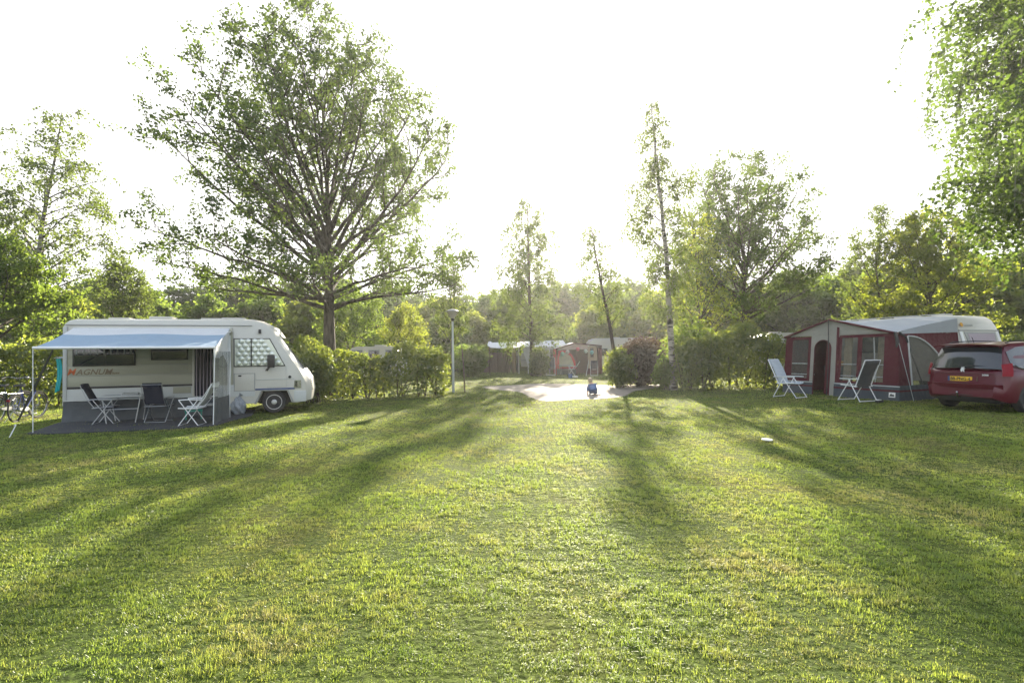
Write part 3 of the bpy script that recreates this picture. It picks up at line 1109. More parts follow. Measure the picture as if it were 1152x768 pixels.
ords = ['first', 'second', 'third', 'fourth', 'fifth', 'sixth', 'seventh']
for kd, sd_ in sorted(set((t[0], t[1]) for t in belt_tags)):
    same = sorted([t for t in belt_tags if (t[0], t[1]) == (kd, sd_)], key=lambda t: t[2])
    for q, t in enumerate(same):
        tag(t[3], kd + ' ' + sd_ + (', ' + ords[q] + ' such from the left' if len(same) > 1 else ''), 'tree', 'trees of the belt ' + sd_)

# ---- the far wood that closes the horizon
def far_wood():
    rng = np.random.RandomState(91)
    n = 90000
    a = rng.uniform(-1.15, 1.15, n)
    Y = rng.uniform(82, 100, n)
    X = Y * np.tan(a * 0.85)
    h = 8.5 * (1 + 0.16 * vnoise(np.c_[X], 17, 5) + 0.10 * vnoise(np.c_[X], 6, 6))
    z = rng.uniform(0, 1, n) * h
    P = np.c_[X, Y, z]
    V, Fq = leaf_quads(P, rng.uniform(0.6, 1.3, n) * 0.75, rng)
    o = npmesh('far_wood', V, Fq, M['oak_leaf'])
    tag(o, 'far green wood closing the horizon behind the camping field', 'wood', kind='stuff')


far_wood()

# ---- hedges and bushes
hedge('hedge', 'clipped leafy hedge running from the motorhome nose to the street lamp', 'hedge', gx(338, 18.6), gx(499, 19.9), 1.72, 1.3, 61, lsize=0.115, dens=1150, gap=0.20, lowgap=0.4,
      htop=[(0, 1.22), (0.25, 1.05), (0.32, 0.93), (0.62, 0.93), (0.72, 1.15), (0.85, 1.05), (1, 0.95)])
hedge('hedge', 'wild green hedge between the slender birch and the maroon tent', 'hedge', gx(768, 20.3), gx(880, 20.3), 2.15, 1.5, 62, lsize=0.115, dens=1150, gap=0.20,
      htop=[(0, 0.8), (0.25, 1.0), (0.6, 1.12), (0.85, 1.0), (1, 0.85)])
hedge('hedge', 'dark shaded hedge behind the bicycles and the motorhome tail', 'hedge', gx(-90, 16.6), gx(112, 18.2), 2.1, 1.6, 63, lsize=0.125, dens=800, gap=0.05)
hedge('hedge', 'low leafy hedge behind the maroon tent and the caravan', 'hedge', gx(905, 24), gx(1160, 24), 2.0, 1.4, 64, lsize=0.13, dens=600)
bush('purple_bush', 'rounded purple-brown bush beside the sand patch', 'bush', gx(722, 23.6), 1.3, 2.2, 71, leaf='purple_leaf', n=20000)
bush('purple_bush', 'olive-purple bush with bright leafy edge left of the darker purple bush', 'bush', gx(697, 22.9), 0.7, 1.7, 72, leaf='hedge_leaf', n=9000)
bush('bush', 'small green bush at the foot of the far hazy birch', 'bush', gx(606, 35.4), 0.7, 1.8, 73, n=7000, lsize=0.13)
bush('bush', 'sunlit loose bush at the foot of the slender white birch', 'bush', gx(748, 21.2), 0.5, 1.3, 74, leaf='bright_leaf', n=3500)
bush('bush', 'tall loose bush filling the gap right of the slender white birch', 'bush', gx(775, 21.6), 1.0, 2.9, 75, leaf='bright_leaf', n=8000)
bush('bush', 'leafy bush where the hedge meets the motorhome nose', 'bush', gx(352, 17.6), 0.7, 1.9, 76, n=6000)
bush('bush', 'broad pale bush left of the grey screen fence', 'bush', gx(528, 36), 1.3, 2.2, 78, leaf='bright_leaf', n=7000, lsize=0.15)

# ---- haze: one closed box of thin air round the whole scene
def haze():
    mb = MB()
    mb.box(-140, 140, -12, 150, -1.0, 22)
    m = bpy.data.materials.new('thin_haze')
    m.use_nodes = True
    N, L = nt(m)
    N.remove(N['Principled BSDF'])
    v = N.new('ShaderNodeVolumePrincipled')
    v.inputs['Color'].default_value = (0.97, 0.98, 1.0, 1)
    v.inputs['Density'].default_value = 0.0006
    v.inputs['Anisotropy'].default_value = 0.6
    L.new(v.outputs[0], N['Material Output'].inputs['Volume'])
    o = mb.build('haze', m)
    tag(o, 'thin evening haze over the whole field', 'haze', kind='stuff')


haze()

# ------------------------------------------------------------------ motorhome on the left
VA = R(19.0)
VO = Vector((-11.40, 13.0, 0.0))
VM = Matrix.Translation(VO) @ Matrix.Rotation(VA, 4, 'Z')
VI = VM.inverted()


def van_t(px):
    q = -(px - 576) / 576.0
    return (11.4 - 13 * q) / (math.cos(VA) + math.sin(VA) * q)


def motorhome():
    root = thing('motorhome', 'white integrated motorhome with blue awning and silver blind in the cab window', 'motorhome', VO, VA)
    Wd = 2.18
    arch = [(5.34, 0.30), (5.22, 0.63), (4.58, 0.63), (4.44, 0.30)]
    side0 = [(0.0, 0.42), (0.0, 2.40), (0.03, 2.50), (0.10, 2.57), (0.22, 2.60), (4.25, 2.63), (4.50, 2.58), (4.76, 2.42), (5.60, 1.12), (5.66, 0.98), (5.70, 0.62), (5.66, 0.34), (5.50, 0.28)] + arch + [(0.6, 0.30), (0.55, 0.42)]
    side1 = [(0.0, 0.42), (0.0, 2.42), (0.03, 2.54), (0.10, 2.61), (0.22, 2.64), (4.30, 2.67), (4.58, 2.62), (4.86, 2.46), (5.76, 1.12), (5.86, 0.96), (5.92, 0.62), (5.88, 0.34), (5.70, 0.28)] + arch + [(0.6, 0.30), (0.55, 0.42)]
    # loft of side profiles across the width, softly rounded at the long edges
    st = [(0.0, side0, 0), (0.012, side0, 1), (0.14, side1, 0.5), (0.35, side1, 0), (Wd - 0.35, side1, 0), (Wd - 0.14, side1, 0.5), (Wd - 0.012, side0, 1), (Wd, side0, 0)]
    n = len(side0)
    V_ = []
    prof = []
    for k, (y, pr, _) in enumerate(st):
        kk = min(k, len(st) - 1 - k)
        f = [0.985, 1.0, 1.0, 1.0][kk]
        ring = []
        for i, (x, z) in enumerate(pr):
            if kk == 0 and z > 2.3 and x < 4.8:
                z -= 0.02
            if kk == 2 and x > 4.5 and i < 13:
                x0, z0 = side0[i]
                x, z = x0 + (x - x0) * 0.6, z0 + (z - z0) * 0.6
            ring.append((x, y, z))
        V_ += ring
    F_ = []
    for k in range(len(st) - 1):
        for i in range(n):
            j = (i + 1) % n
            F_.append((k * n + i, k * n + j, (k + 1) * n + j, (k + 1) * n + i))
    F_.append(tuple(reversed(range(n))))
    F_.append(tuple((len(st) - 1) * n + i for i in range(n)))
    mb = MB().add(V_, F_, 0, True)
    mb.build('body', M['white_paint'], root)
    # cream ribbed wall of the living part, a few mm proud
    xa, xb = 0.06, van_t(218)
    mb = MB()
    zr = [0.90, 1.16, 1.19, 1.44, 1.62, 1.80, 1.98, 2.16, 2.30]
    for z0, z1 in zip(zr[:-1], zr[1:]):
        mb.rbox(xa, xb, -0.012, 0.02, z0 + 0.004, z1 - 0.004, 0.004)
        mb.box(xa, xb, -0.0045, 0.018, z0 - 0.004, z0 + 0.004, 1)
    mb.rbox(van_t(239), van_t(262), -0.010, 0.02, 0.62, 2.30, 0.005)
    mb.build('side_panel', [M['cream'], M['trim_grey']], root)
    mb = MB()
    mb.rbox(xa, xb, -0.02, 0.02, 0.845, 0.893, 0.006, 0)
    mb.build('dark_moulding', M['black'], root)
    mb = MB()
    mb.rbox(0.02, 4.40, -0.016, 0.03, 0.50, 0.838, 0.01)
    mb.rbox(0.0, 0.09, -0.03, 0.04, 0.42, 2.44, 0.015)
    mb.build('lower_panel', M['light_grey'], root)
    # roof edge gutter
    mb = MB()
    mb.rbox(0.05, 4.32, -0.022, 0.02, 2.47, 2.495, 0.006)
    mb.build('gutter', M['trim_grey'], root)

    def window(x0, x1, z0, z1, parent=root, inner=True):
        f = MB().rbox(x0, x1, -0.040, -0.005, z0, z1, 0.012).build('window', M['black'], parent)
        MB().rbox(x0 + 0.035, x1 - 0.035, -0.048, -0.038, z0 + 0.035, z1 - 0.035, 0.004).build('pane', M['glass'], f)
        if inner:
            m2 = MB()
            for k in range(9):
                xx = x0 + 0.1 + (x1 - x0 - 0.2) * k / 8
                m2.rbox(xx - 0.012, xx + 0.012, -0.053, -0.049, z0 + 0.30, z1 - 0.06, 0.001)
            m2.build('net_curtain', M['trim_grey'], f)
        return f
    window(van_t(82), van_t(153), 1.42, 2.02)
    window(van_t(170), van_t(212), 1.55, 2.02, inner=False)
    for (a, b, z0, z1) in ((191.5, 211, 1.25, 1.42), (195, 215, 0.66, 0.82)):
        v = MB().rbox(van_t(a), van_t(b), -0.03, -0.008, z0, z1, 0.006)
        for k in range(5):
            zz = z0 + 0.025 + k * (z1 - z0 - 0.05) / 4
            v.box(van_t(a) + 0.03, van_t(b) - 0.03, -0.037, -0.031, zz - 0.006, zz + 0.006)
        v.box(van_t(a) - 0.01, van_t(b) + 0.01, -0.0285, -0.0075, z0 - 0.012, z0 + 0.001, 1).box(van_t(a) - 0.01, van_t(b) + 0.01, -0.0285, -0.0075, z1 - 0.001, z1 + 0.012, 1)
        v.build('vent', [M['cream'], M['trim_grey']], root)
    # doorway: interior shade painted as a black panel, with a striped fly curtain
    x0, x1 = van_t(219), van_t(240)
    d = MB().rbox(x0, x1, -0.02, 0.01, 0.42, 2.10, 0.01).build('doorway_shade', M['black'], root)
    fr = MB().rbox(x0 - 0.05, x0, -0.035, 0.01, 0.42, 2.14, 0.008).rbox(x1, x1 + 0.04, -0.035, 0.01, 0.42, 2.14, 0.008)
    fr.build('door_frame', M['white_paint'], d)
    cu = MB()
    for k in range(15):
        xx = x0 + 0.03 + (x1 - x0 - 0.06) * k / 14
        cu.tube([(xx + 0.006 * math.sin(k * 2 + q), -0.045 - 0.01 * (k % 2), 2.08 - q * 0.4) for q in range(5)], 0.010, 5, k % 3 == 1)
    cu.build('fly_curtain', [M['navy'], M['lilac']], d)
    MB().rbox(x0 - 0.02, x1 + 0.02, -0.28, -0.02, 0.30, 0.36, 0.01).build('step', M['trim_grey'], root)
    # cab window with the quilted silver blind behind glass
    P0 = [(van_t(264), 1.36), (van_t(319.5), 1.36), (van_t(303), 2.10), (van_t(264), 2.10)]
    cx, cz = sum(a for a, b in P0) / 4, sum(b for a, b in P0) / 4
    big = [(cx + (a - cx) * 1.045, cz + (b - cz) * 1.07) for a, b in P0]
    w_ = MB().prism(big, -0.022, 0.003).build('cab_window', M['black'], root)
    q = MB().prism(P0, -0.030, -0.024)
    for r_ in range(6):
        for c_ in range(7):
            zz = 1.43 + r_ * 0.122
            xx = P0[0][0] + 0.09 + c_ * 0.17 + (r_ % 2) * 0.08
            lim = P0[1][0] - (zz - 1.36) / 0.74 * (P0[1][0] - P0[2][0]) - 0.06
            if xx < lim and zz < 2.06:
                q.lathe([(0.075, 0), (0.066, 0.010), (0.04, 0.018), (0.005, 0.022)], 10, 0, Matrix.Translation((xx, -0.030, zz)) @ Matrix.Rotation(R(90), 4, 'X'))
    q.build('silver_blind', M['silver_quilt'], w_)
    MB().box(van_t(282.3), van_t(283.6), -0.056, -0.05, 1.36, 2.10).build('window_bar', M['black'], w_)
    # locker door
    l = MB().rbox(van_t(263.5), van_t(286.5), -0.018, 0.002, 0.66, 1.14, 0.008).build('locker_door', M['white_paint'], root)
    fr = MB()
    a, b = van_t(263.5), van_t(286.5)
    for (u0, u1, v0, v1) in ((a, b, 1.133, 1.15), (a, b, 0.65, 0.667), (b - 0.012, b + 0.008, 0.65, 1.15), (a - 0.008, a + 0.01, 0.65, 1.15)):
        fr.box(u0, u1, -0.023, -0.004, v0, v1)
    fr.build('locker_seal', M['trim_grey'], l)
    MB().rbox(a + 0.1, a + 0.18, -0.035, -0.018, 1.06, 1.10, 0.006).build('handle', M['black'], l)
    # belt lines and blue stripe
    MB().rbox(van_t(288), van_t(331.5), -0.014, 0.01, 0.955, 0.975, 0.004).build('belt_line', M['light_grey'], root)
    MB().rbox(van_t(287), van_t(331.5), -0.016, 0.01, 0.665, 0.71, 0.004).build('blue_stripe', M['blue_stripe'], root)
    # wheel arch lip
    lip = MB().tube([(4.40, -0.01, 0.29), (4.56, -0.012, 0.655), (5.24, -0.012, 0.655), (5.39, -0.01, 0.29)], 0.022, 6)
    lip.build('wheel_arch', M['trim_grey'], root)
    MB().box(4.46, 5.32, 0.30, 0.34, 0.26, 0.62).build('wheel_well', M['black'], root)

    def wheel(x, y, face=-1):
        Tm = Matrix.Translation((x, y, 0.315)) @ Matrix.Rotation(R(90), 4, 'X')
        ty = MB().lathe([(0.20, -0.095), (0.285, -0.10), (0.312, -0.07), (0.315, 0.0), (0.312, 0.07), (0.285, 0.10), (0.20, 0.095)], 36, 0, Tm)
        w = ty.build('wheel', M['dark_rubber'], root)
        rim = MB().lathe([(0.205, 0.06), (0.21, 0.098), (0.195, 0.098), (0.17, 0.06), (0.12, 0.075), (0.06, 0.10), (0.045, 0.12), (0.01, 0.122)], 32, 0, Tm)
        for k in range(12):
            a_ = k * PI / 6
            rim.lathe([(0.013, 0.05), (0.012, 0.082), (0.002, 0.084)], 8, 1, Tm @ Matrix.Translation((0.145 * math.cos(a_), 0.145 * math.sin(a_), 0)))
        rim.build('rim', [M['steel_rim'], M['black']], w)
    wheel(4.88, 0.12)
    wheel(4.88, Wd - 0.15)
    wheel(1.45, 0.14)
    wheel(1.45, Wd - 0.15)
    # chassis underneath
    MB().box(0.3, 5.5, 0.35, Wd - 0.35, 0.28, 0.45).build('chassis', M['black'], root)
    # headlamp, bumper, grille
    hd = MB().prism([(5.40, 0.70), (5.60, 0.70), (5.585, 0.92), (5.42, 0.92)], -0.02, 0.02)
    hd.prism([(5.43, 0.73), (5.50, 0.73), (5.49, 0.89), (5.445, 0.89)], -0.028, -0.018, 1)
    hd.build('headlamp', [M['chrome'], M['glass']], root)
    MB().rbox(5.40, 5.735, -0.02, 0.3, 0.30, 0.62, 0.03).build('bumper', M['light_grey'], root)
    gr = MB()
    for k in range(6):
        gr.rbox(5.70, 5.915 - 0.01 * k, 0.25, Wd - 0.25, 0.64 + k * 0.055, 0.665 + k * 0.055, 0.006)
    gr.build('grille', M['trim_grey'], root)
    MB().tube([(van_t(321.5), -0.004, 1.34), (van_t(322), -0.004, 0.74), (van_t(300), -0.004, 0.735)], 0.004, 4).tube([(van_t(262.6), -0.004, 2.3), (van_t(262.6), -0.004, 0.6)], 0.005, 4).build('cab_door_seam', M['trim_grey'], root)
    # windscreen in the raked front
    sc = MB()
    a0, a1 = Vector((4.90, 0, 2.36)), Vector((5.67, 0, 1.24))
    nrm = Vector((1.12, 0, 0.77)).normalized() * 0.02
    sc.add([a0 + Vector((0, 0.3, 0)) + nrm, a1 + Vector((0, 0.22, 0)) + nrm, a1 + Vector((0, Wd - 0.22, 0)) + nrm, a0 + Vector((0, Wd - 0.3, 0)) + nrm,
            a0 + Vector((0, 0.3, 0)), a1 + Vector((0, 0.22, 0)), a1 + Vector((0, Wd - 0.22, 0)), a0 + Vector((0, Wd - 0.3, 0))],
           [(0, 1, 2, 3), (7, 6, 5, 4), (0, 4, 5, 1), (1, 5, 6, 2), (2, 6, 7, 3), (3, 7, 4, 0)])
    sc.build('windscreen', M['glass'], root)
    # mirror
    xm = van_t(306)
    mr = MB().rbox(xm - 0.09, xm + 0.10, -0.36, -0.25, 1.30, 1.66, 0.03).build('mirror', M['black'], root)
    MB().bar((xm - 0.12, -0.02, 1.22), (xm - 0.02, -0.28, 1.36), 0.02).bar((xm - 0.16, -0.02, 1.22), (xm - 0.07, -0.3, 1.30), 0.015).build('mirror_arm', M['black'], mr)
    # small side fittings
    MB().rbox(van_t(291), van_t(294), -0.05, 0.0, 2.26, 2.38, 0.01).build('marker_lamp', M['black'], root)
    MB().lathe([(0.04, 0), (0.04, 0.02), (0.01, 0.03)], 12, 0, Matrix.Translation((van_t(326), -0.01, 1.02)) @ Matrix.Rotation(R(90), 4, 'X')).build('filler_cap', M['black'], root)
    # roof hatches
    for (a, b, y0, y1, h) in ((1.7, 2.25, 0.5, 1.05, 0.09), (2.9, 3.6, 0.7, 1.3, 0.07), (3.5, 4.1, 0.3, 0.6, 0.06), (0.6, 1.1, 1.0, 1.5, 0.08)):
        MB().rbox(a, b, y0, y1, 2.655, 2.66 + h, 0.02).build('roof_hatch', M['white_paint'], root)
    # letters on the side
    T = Matrix.Translation((van_t(75.5), -0.0135, 1.205)) @ Matrix.Rotation(R(90), 4, 'X')
    text_mesh('letter_print', 'M', 0.225, M['orange'], root, T, 0.002, 0.3, 0.003, 0.95)
    T = Matrix.Translation((van_t(75.5) + 0.185, -0.0135, 1.205)) @ Matrix.Rotation(R(90), 4, 'X')
    text_mesh('letter_print', 'AGNUM', 0.20, M['print_grey'], root, T, 0.002, 0.3, 0.002, 1.04)
    T = Matrix.Translation((van_t(120), -0.0135, 1.21)) @ Matrix.Rotation(R(90), 4, 'X')
    text_mesh('letter_print', 'de luxe', 0.085, M['print_grey'], root, T, 0.002, 0.2, 0.002, 1.1)
    # grey mud skirt along the bottom
    rng = random.Random(4)
    sk = MB().sheet(lambda u, v: (0.02 + u * 3.45, -0.035 - 0.05 * (1 - v) * (0.5 + 0.5 * math.sin(u * 31) * math.sin(u * 12 + 1)) - 0.06 * (1 - v) ** 2,
                                  0.015 + v * (0.52 + 0.012 * math.sin(u * 40))), 90, 8, 0.004)
    sk.build('ground_skirt', M['grey_fabric'], root)
    MB().rbox(0.02, 3.47, -0.06, -0.03, 0.535, 0.56, 0.008).build('skirt_rail', M['light_grey'], root)

    # ---- roll-out awning
    ax0, ax1 = van_t(84), van_t(262)
    MB().rbox(ax0, ax1, -0.16, -0.022, 2.30, 2.44, 0.035).build('awning_case', M['white_paint'], root)
    r0 = VI @ at(37, 391.3, 11.25)
    r1 = VI @ at(241.5, 390.6, 12.05)
    MB().tube([r0, r1], 0.032, 10).build('front_rail', M['white_metal'], root)
    s0, s1 = Vector((ax0 + 0.03, -0.14, 2.40)), Vector((ax1 - 0.05, -0.14, 2.40))

    def canopy(v0, v1):
        def fn(u, v):
            vv = v0 + (v1 - v0) * v
            a_ = s0.lerp(s1, u)
            b_ = r0.lerp(r1, u)
            q_ = a_.lerp(b_, vv)
            q_.z -= 0.05 * math.sin(vv * PI) * (0.8 + 0.4 * math.sin(u * 9))
            return q_
        return fn
    cb = MB().sheet(canopy(0.30, 0.965), 40, 10, 0.002).build('awning_cloth', M['blue_fabric'], root)
    MB().sheet(canopy(0.0, 0.30), 40, 5, 0.002).build('white_band', M['white_fabric'], cb)
    MB().sheet(canopy(0.965, 1.0), 30, 1, 0.002).build('white_edge', M['white_fabric'], cb)
    # arms
    for a_, b_ in ((s0, r0), (s1, r1)):
        mid = (a_ + b_) / 2 + Vector(((0.5 if a_ is s0 else -0.5), 0, -0.22))
        MB().bar(a_ - Vector((0, 0, 0.10)), mid, 0.022).bar(mid, b_ - Vector((0, 0, 0.02)), 0.02).build('awning_arm', M['white_metal'], root)
    # support poles
    g0 = VI @ gnd(37, 487.5)
    MB().bar(r0, g0, 0.009).bar(g0 - Vector((0.05, 0, 0)), g0 + Vector((0.05, 0, 0)), 0.012).build('awning_pole', M['white_metal'], root)
    g1 = VI @ gnd(240, 478.5)
    MB().bar(r1, g1, 0.011).build('awning_pole', M['white_metal'], root)
    return root, r0, r1, g1


VAN, AW0, AW1, AWG = motorhome()


def on_van(x, y, z=0.0):
    return VM @ Vector((x, y, z))


def groundsheet():
    px = [(29, 488.5), (72, 474), (250, 460), (288, 461.5), (283, 468), (262, 473.5), (240, 479.5), (190, 483), (120, 486), (60, 488.5)]
    P = [gnd(a, b) for a, b in px]
    c = sum(P, Vector()) / len(P)
    mb = MB()
    n = len(P)
    V_ = []
    for k in range(5):
        f = 1 - k / 5
        for q in P:
            w_ = c + (q - c) * f
            V_.append((w_.x, w_.y, 0.022 + 0.006 * math.sin(w_.x * 7) * math.sin(w_.y * 9)))
    F_ = [(k * n + i, k * n + (i + 1) % n, (k + 1) * n + (i + 1) % n, (k + 1) * n + i) for k in range(4) for i in range(n)]
    F_.append(tuple(4 * n + i for i in range(n)))
    mb.add(V_, F_)
    lo = [(q.x, q.y, 0.002) for q in P]
    mb.add([V_[i] for i in range(n)] + lo, [(i, n + i, n + (i + 1) % n, (i + 1) % n) for i in range(n)])
    o = mb.build('groundsheet', M['mat_grey'])
    tag(o, 'dark grey awning mat spread on the grass in front of the motorhome', 'groundsheet')


groundsheet()


def wind_screen():
    a = VI @ gnd(240, 478.5)
    b = VI @ gnd(258.5, 470.5)
    root = thing('wind_screen', 'clear plastic wind screen with grey foot closing the right end of the blue awning', 'wind screen', on_van(0, 0), VA)
    # hanging white side cloth
    top0 = Vector((AW1.x - 0.02, AW1.y, AW1.z - 0.02))
    top1 = Vector((van_t(262) - 0.06, -0.17, 2.36))
    n = 14

    def side(u, v):
        t = top0.lerp(top1, u)
        drop = (0.22 + 0.16 * min(u / 0.35, 1) + (0.75 * max(0, (u - 0.62) / 0.38) ** 1.0))
        low = t - Vector((0, 0, drop + 0.12 * u))
        q = t.lerp(low, v)
        q.x += 0.018 * math.sin(u * 26) * v
        return q
    MB().sheet(side, 36, 8, 0.002).build('side_cloth', M['white_fabric'], root)
    pt = Vector((van_t(262) - 0.06, -0.22, 2.2))
    MB().tube([pt, Vector((pt.x + 0.02, -0.30, 1.2)), Vector((pt.x + 0.02, -0.45, 0.03))], [0.035, 0.045, 0.02], 8).build('rolled_edge', M['white_fabric'], root)

    def film(z0f, z1f, zt):
        def fn(u, v):
            base = a.lerp(b, u)
            zz = z0f + (z1f - z0f) * v
            return Vector((base.x + 0.012 * math.sin(u * 9 + zz * 3), base.y + 0.01 * math.sin(u * 14), zz))
        return fn
    MB().sheet(film(0.62, 1.76, 0), 16, 10, 0.002).build('clear_film', M['clear_film'], root)
    MB().sheet(film(0.03, 0.62, 0), 16, 6, 0.003).build('foot_cloth', M['grey_fabric'], root)
    bz = b.copy()
    MB().bar((b.x, b.y, 0.02), (b.x, b.y, 1.80), 0.009).build('pole', M['white_metal'], root)
    st = MB()
    for k in range(1, 4):
        q = a.lerp(b, k / 4)
        st.tube([(q.x, q.y - 0.006, 0.03), (q.x + 0.01, q.y - 0.006, 1.74)], 0.004, 5)
    st.build('seam', M['grey_fabric'], root)
    return root


wind_screen()


def webchair(name, label, loc, rz, fab, frame, tilt=0.30, group=None):
    """small folding camping chair: back at -x, sitter looks to +x"""
    root = thing(name, label, 'chair', loc, rz, group)
    fr = MB()
    for s in (-1, 1):
        y = 0.25 * s
        fr.tube([(-0.17, y, 0.44), (-0.24 - tilt * 0.35, y, 0.70), (-0.24 - tilt * 0.75, y, 1.02)], 0.009, 8)
        fr.bar((-0.22, y, 0.44), (0.24, y, 0.46), 0.011)
        fr.tube([(-0.20 - tilt * 0.3, y * 1.04, 0.66), (0.0, y * 1.08, 0.67), (0.22, y * 1.06, 0.66)], 0.014, 8)
    fr.bar((-0.24 - tilt * 0.75, -0.25, 1.02), (-0.24 - tilt * 0.75, 0.25, 1.02), 0.009).bar((-0.22, -0.25, 0.44), (-0.22, 0.25, 0.44), 0.009)
    fr.build('frame', frame, root)
    for s in (-1, 1):
        y = 0.25 * s
        MB().bar((0.22, y * 1.05, 0.66), (-0.22, y * 1.02, 0.015), 0.011).build('leg', frame, root)
        MB().bar((-0.20, y, 0.64), (0.24, y * 0.98, 0.015), 0.011).build('leg', frame, root)
    for x in (-0.22, 0.24):
        MB().bar((x, -0.25, 0.02), (x, 0.25, 0.02), 0.009).build('foot_bar', frame, root)
    root.scale = (0.94, 0.94, 0.94)
    MB().sheet(lambda u, v: (-0.20 + 0.45 * u, -0.235 + 0.47 * v, 0.455 - 0.03 * math.sin(PI * v) - 0.015 * math.sin(PI * u)), 8, 8, 0.014).build('seat', fab, root)
    bk = MB().sheet(lambda u, v: (-0.20 - tilt * 0.9 * u - 0.03 * math.sin(PI * v), -0.235 + 0.47 * v, 0.50 + 0.56 * u), 10, 8, 0.018).build('backrest', fab, root)
    MB().rbox(-0.035, 0.035, -0.19, 0.19, -0.06, 0.05, 0.02, 0, Matrix.Translation((-0.19 - tilt * 0.85, 0, 1.0))).build('head_pad', fab, bk)
    return root


g = gnd(119, 476.5)
webchair('camping_chair', 'navy folding camping chair at the left end of the table under the blue awning', g, R(22), M['navy'], M['alu'], 0.30, 'navy folding chairs at the awning table')
g = gnd(179, 474.5)
webchair('camping_chair', 'navy folding camping chair seen square-on to the right of the awning table', g, R(98), M['navy'], M['alu'], 0.18, 'navy folding chairs at the awning table')
g = gnd(217, 478)
webchair('folding_chair', 'white folding chair with pale seat beside the clear wind screen', g, R(190), M['light_grey'], M['white_metal'], 0.38)


def table(name, label, loc, rz, L_=0.95, W_=0.6, h=0.69):
    root = thing(name, label, 'table', loc, rz)
    MB().rbox(-L_ / 2, L_ / 2, -W_ / 2, W_ / 2, h - 0.03, h, 0.01).build('tabletop', M['light_grey'], root)
    for s in (-1, 1):
        x = s * L_ * 0.42
        MB().bar((x, -W_ * 0.42, h - 0.03), (x + 0.10 * -s, -W_ * 0.46, 0.01), 0.013).build('leg', M['alu'], root)
        MB().bar((x, W_ * 0.42, h - 0.03), (x + 0.10 * -s, W_ * 0.46, 0.01), 0.013).build('leg', M['alu'], root)
    MB().bar((-L_ * 0.38, -W_ * 0.44, 0.36), (L_ * 0.38, -W_ * 0.44, 0.36), 0.01).bar((-L_ * 0.4, W_ * 0.4, 0.62), (L_ * 0.4, W_ * 0.4, 0.62), 0.01).build('stretcher', M['alu'], root)
    return root


g = gnd(141, 475)
table('camping_table', 'light folding camping table between the two navy chairs', g, VA)
o = MB().rbox(-0.17, 0.17, -0.11, 0.11, 0, 0.05, 0.01).build('tray', M['trim_grey'])
o.location = g + Vector((0.12, 0.02, 0.692))
o.rotation_euler.z = 0.5
tag(o, 'small grey tray lying on the camping table under the awning', 'tray')
# green folding stool behind the white chair
g = on_van(van_t(226), -0.75)
st = thing('step_stool', 'green plastic step stool behind the white folding chair', 'stool', g, VA + 0.2)
MB().rbox(-0.2, 0.2, -0.14, 0.14, 0.22, 0.255, 0.01).build('top', M['green_plastic'], st)
for sx in (-1, 1):
    MB().prism([(-0.13, 0), (-0.08, 0), (-0.06, 0.12), (0.06, 0.12), (0.08, 0), (0.13, 0), (0.11, 0.22), (-0.11, 0.22)], sx * 0.17 - 0.015, sx * 0.17 + 0.015, 0, 'x').build('leg', M['green_plastic'], st)
# rubbish bag
g = gnd(268, 466.5)
bm = bmesh.new()
bmesh.ops.create_icosphere(bm, subdivisions=4, radius=1)
for v in bm.verts:
    c_ = v.co.copy()
    k = 1 + 0.10 * math.sin(c_.x * 7 + c_.z * 5) + 0.07 * math.sin(c_.y * 11 + c_.z * 9) + 0.04 * math.sin(c_.x * 23)
    v.co = Vector((c_.x * 0.20 * k * (1.0 - 0.45 * max(0, c_.z)), c_.y * 0.17 * k * (1 - 0.4 * max(0, c_.z)), 0.24 + c_.z * 0.25 * k))
    if v.co.z < 0.02:
        v.co.z = 0.02
bagm = MB().frombm(bm, 0, None, True)
bagm.tube([(0.0, 0, 0.44), (0.03, 0, 0.52), (0.08, 0.02, 0.58)], [0.05, 0.02, 0.06], 8)
bg_o = bagm.build('plastic_bag', mat('grey_plastic_bag', (0.30, 0.33, 0.37), 0.35, var=0.35, vscale=9, transl=0.2))
bg_o.location = g
tag(bg_o, 'crumpled grey-white plastic bag standing by the wind screen pole', 'bag')

# towel on the tail of the motorhome
tw = MB().sheet(lambda u, v: (-0.10 - 0.30 * u + 0.03 * math.sin(v * 4), 0.10 + 0.5 * u + 0.03 * math.sin(u * 20), 1.62 - 0.80 * v - 0.1 * u * v), 14, 12, 0.012)
o = tw.build('beach_towel', M['teal'])
o.matrix_world = VM
tag(o, 'turquoise towel hanging at the tail of the motorhome', 'towel')
# ladder rail the towel hangs on, part of the vehicle
MB().bar((-0.02, 0.1, 1.66), (-0.12, 0.08, 1.66), 0.012).bar((-0.12, 0.06, 1.66), (-0.45, 0.65, 1.64), 0.012).bar((-0.02, 0.64, 1.64), (-0.45, 0.65, 1.64), 0.012).build('rear_rack', M['alu'], VAN)

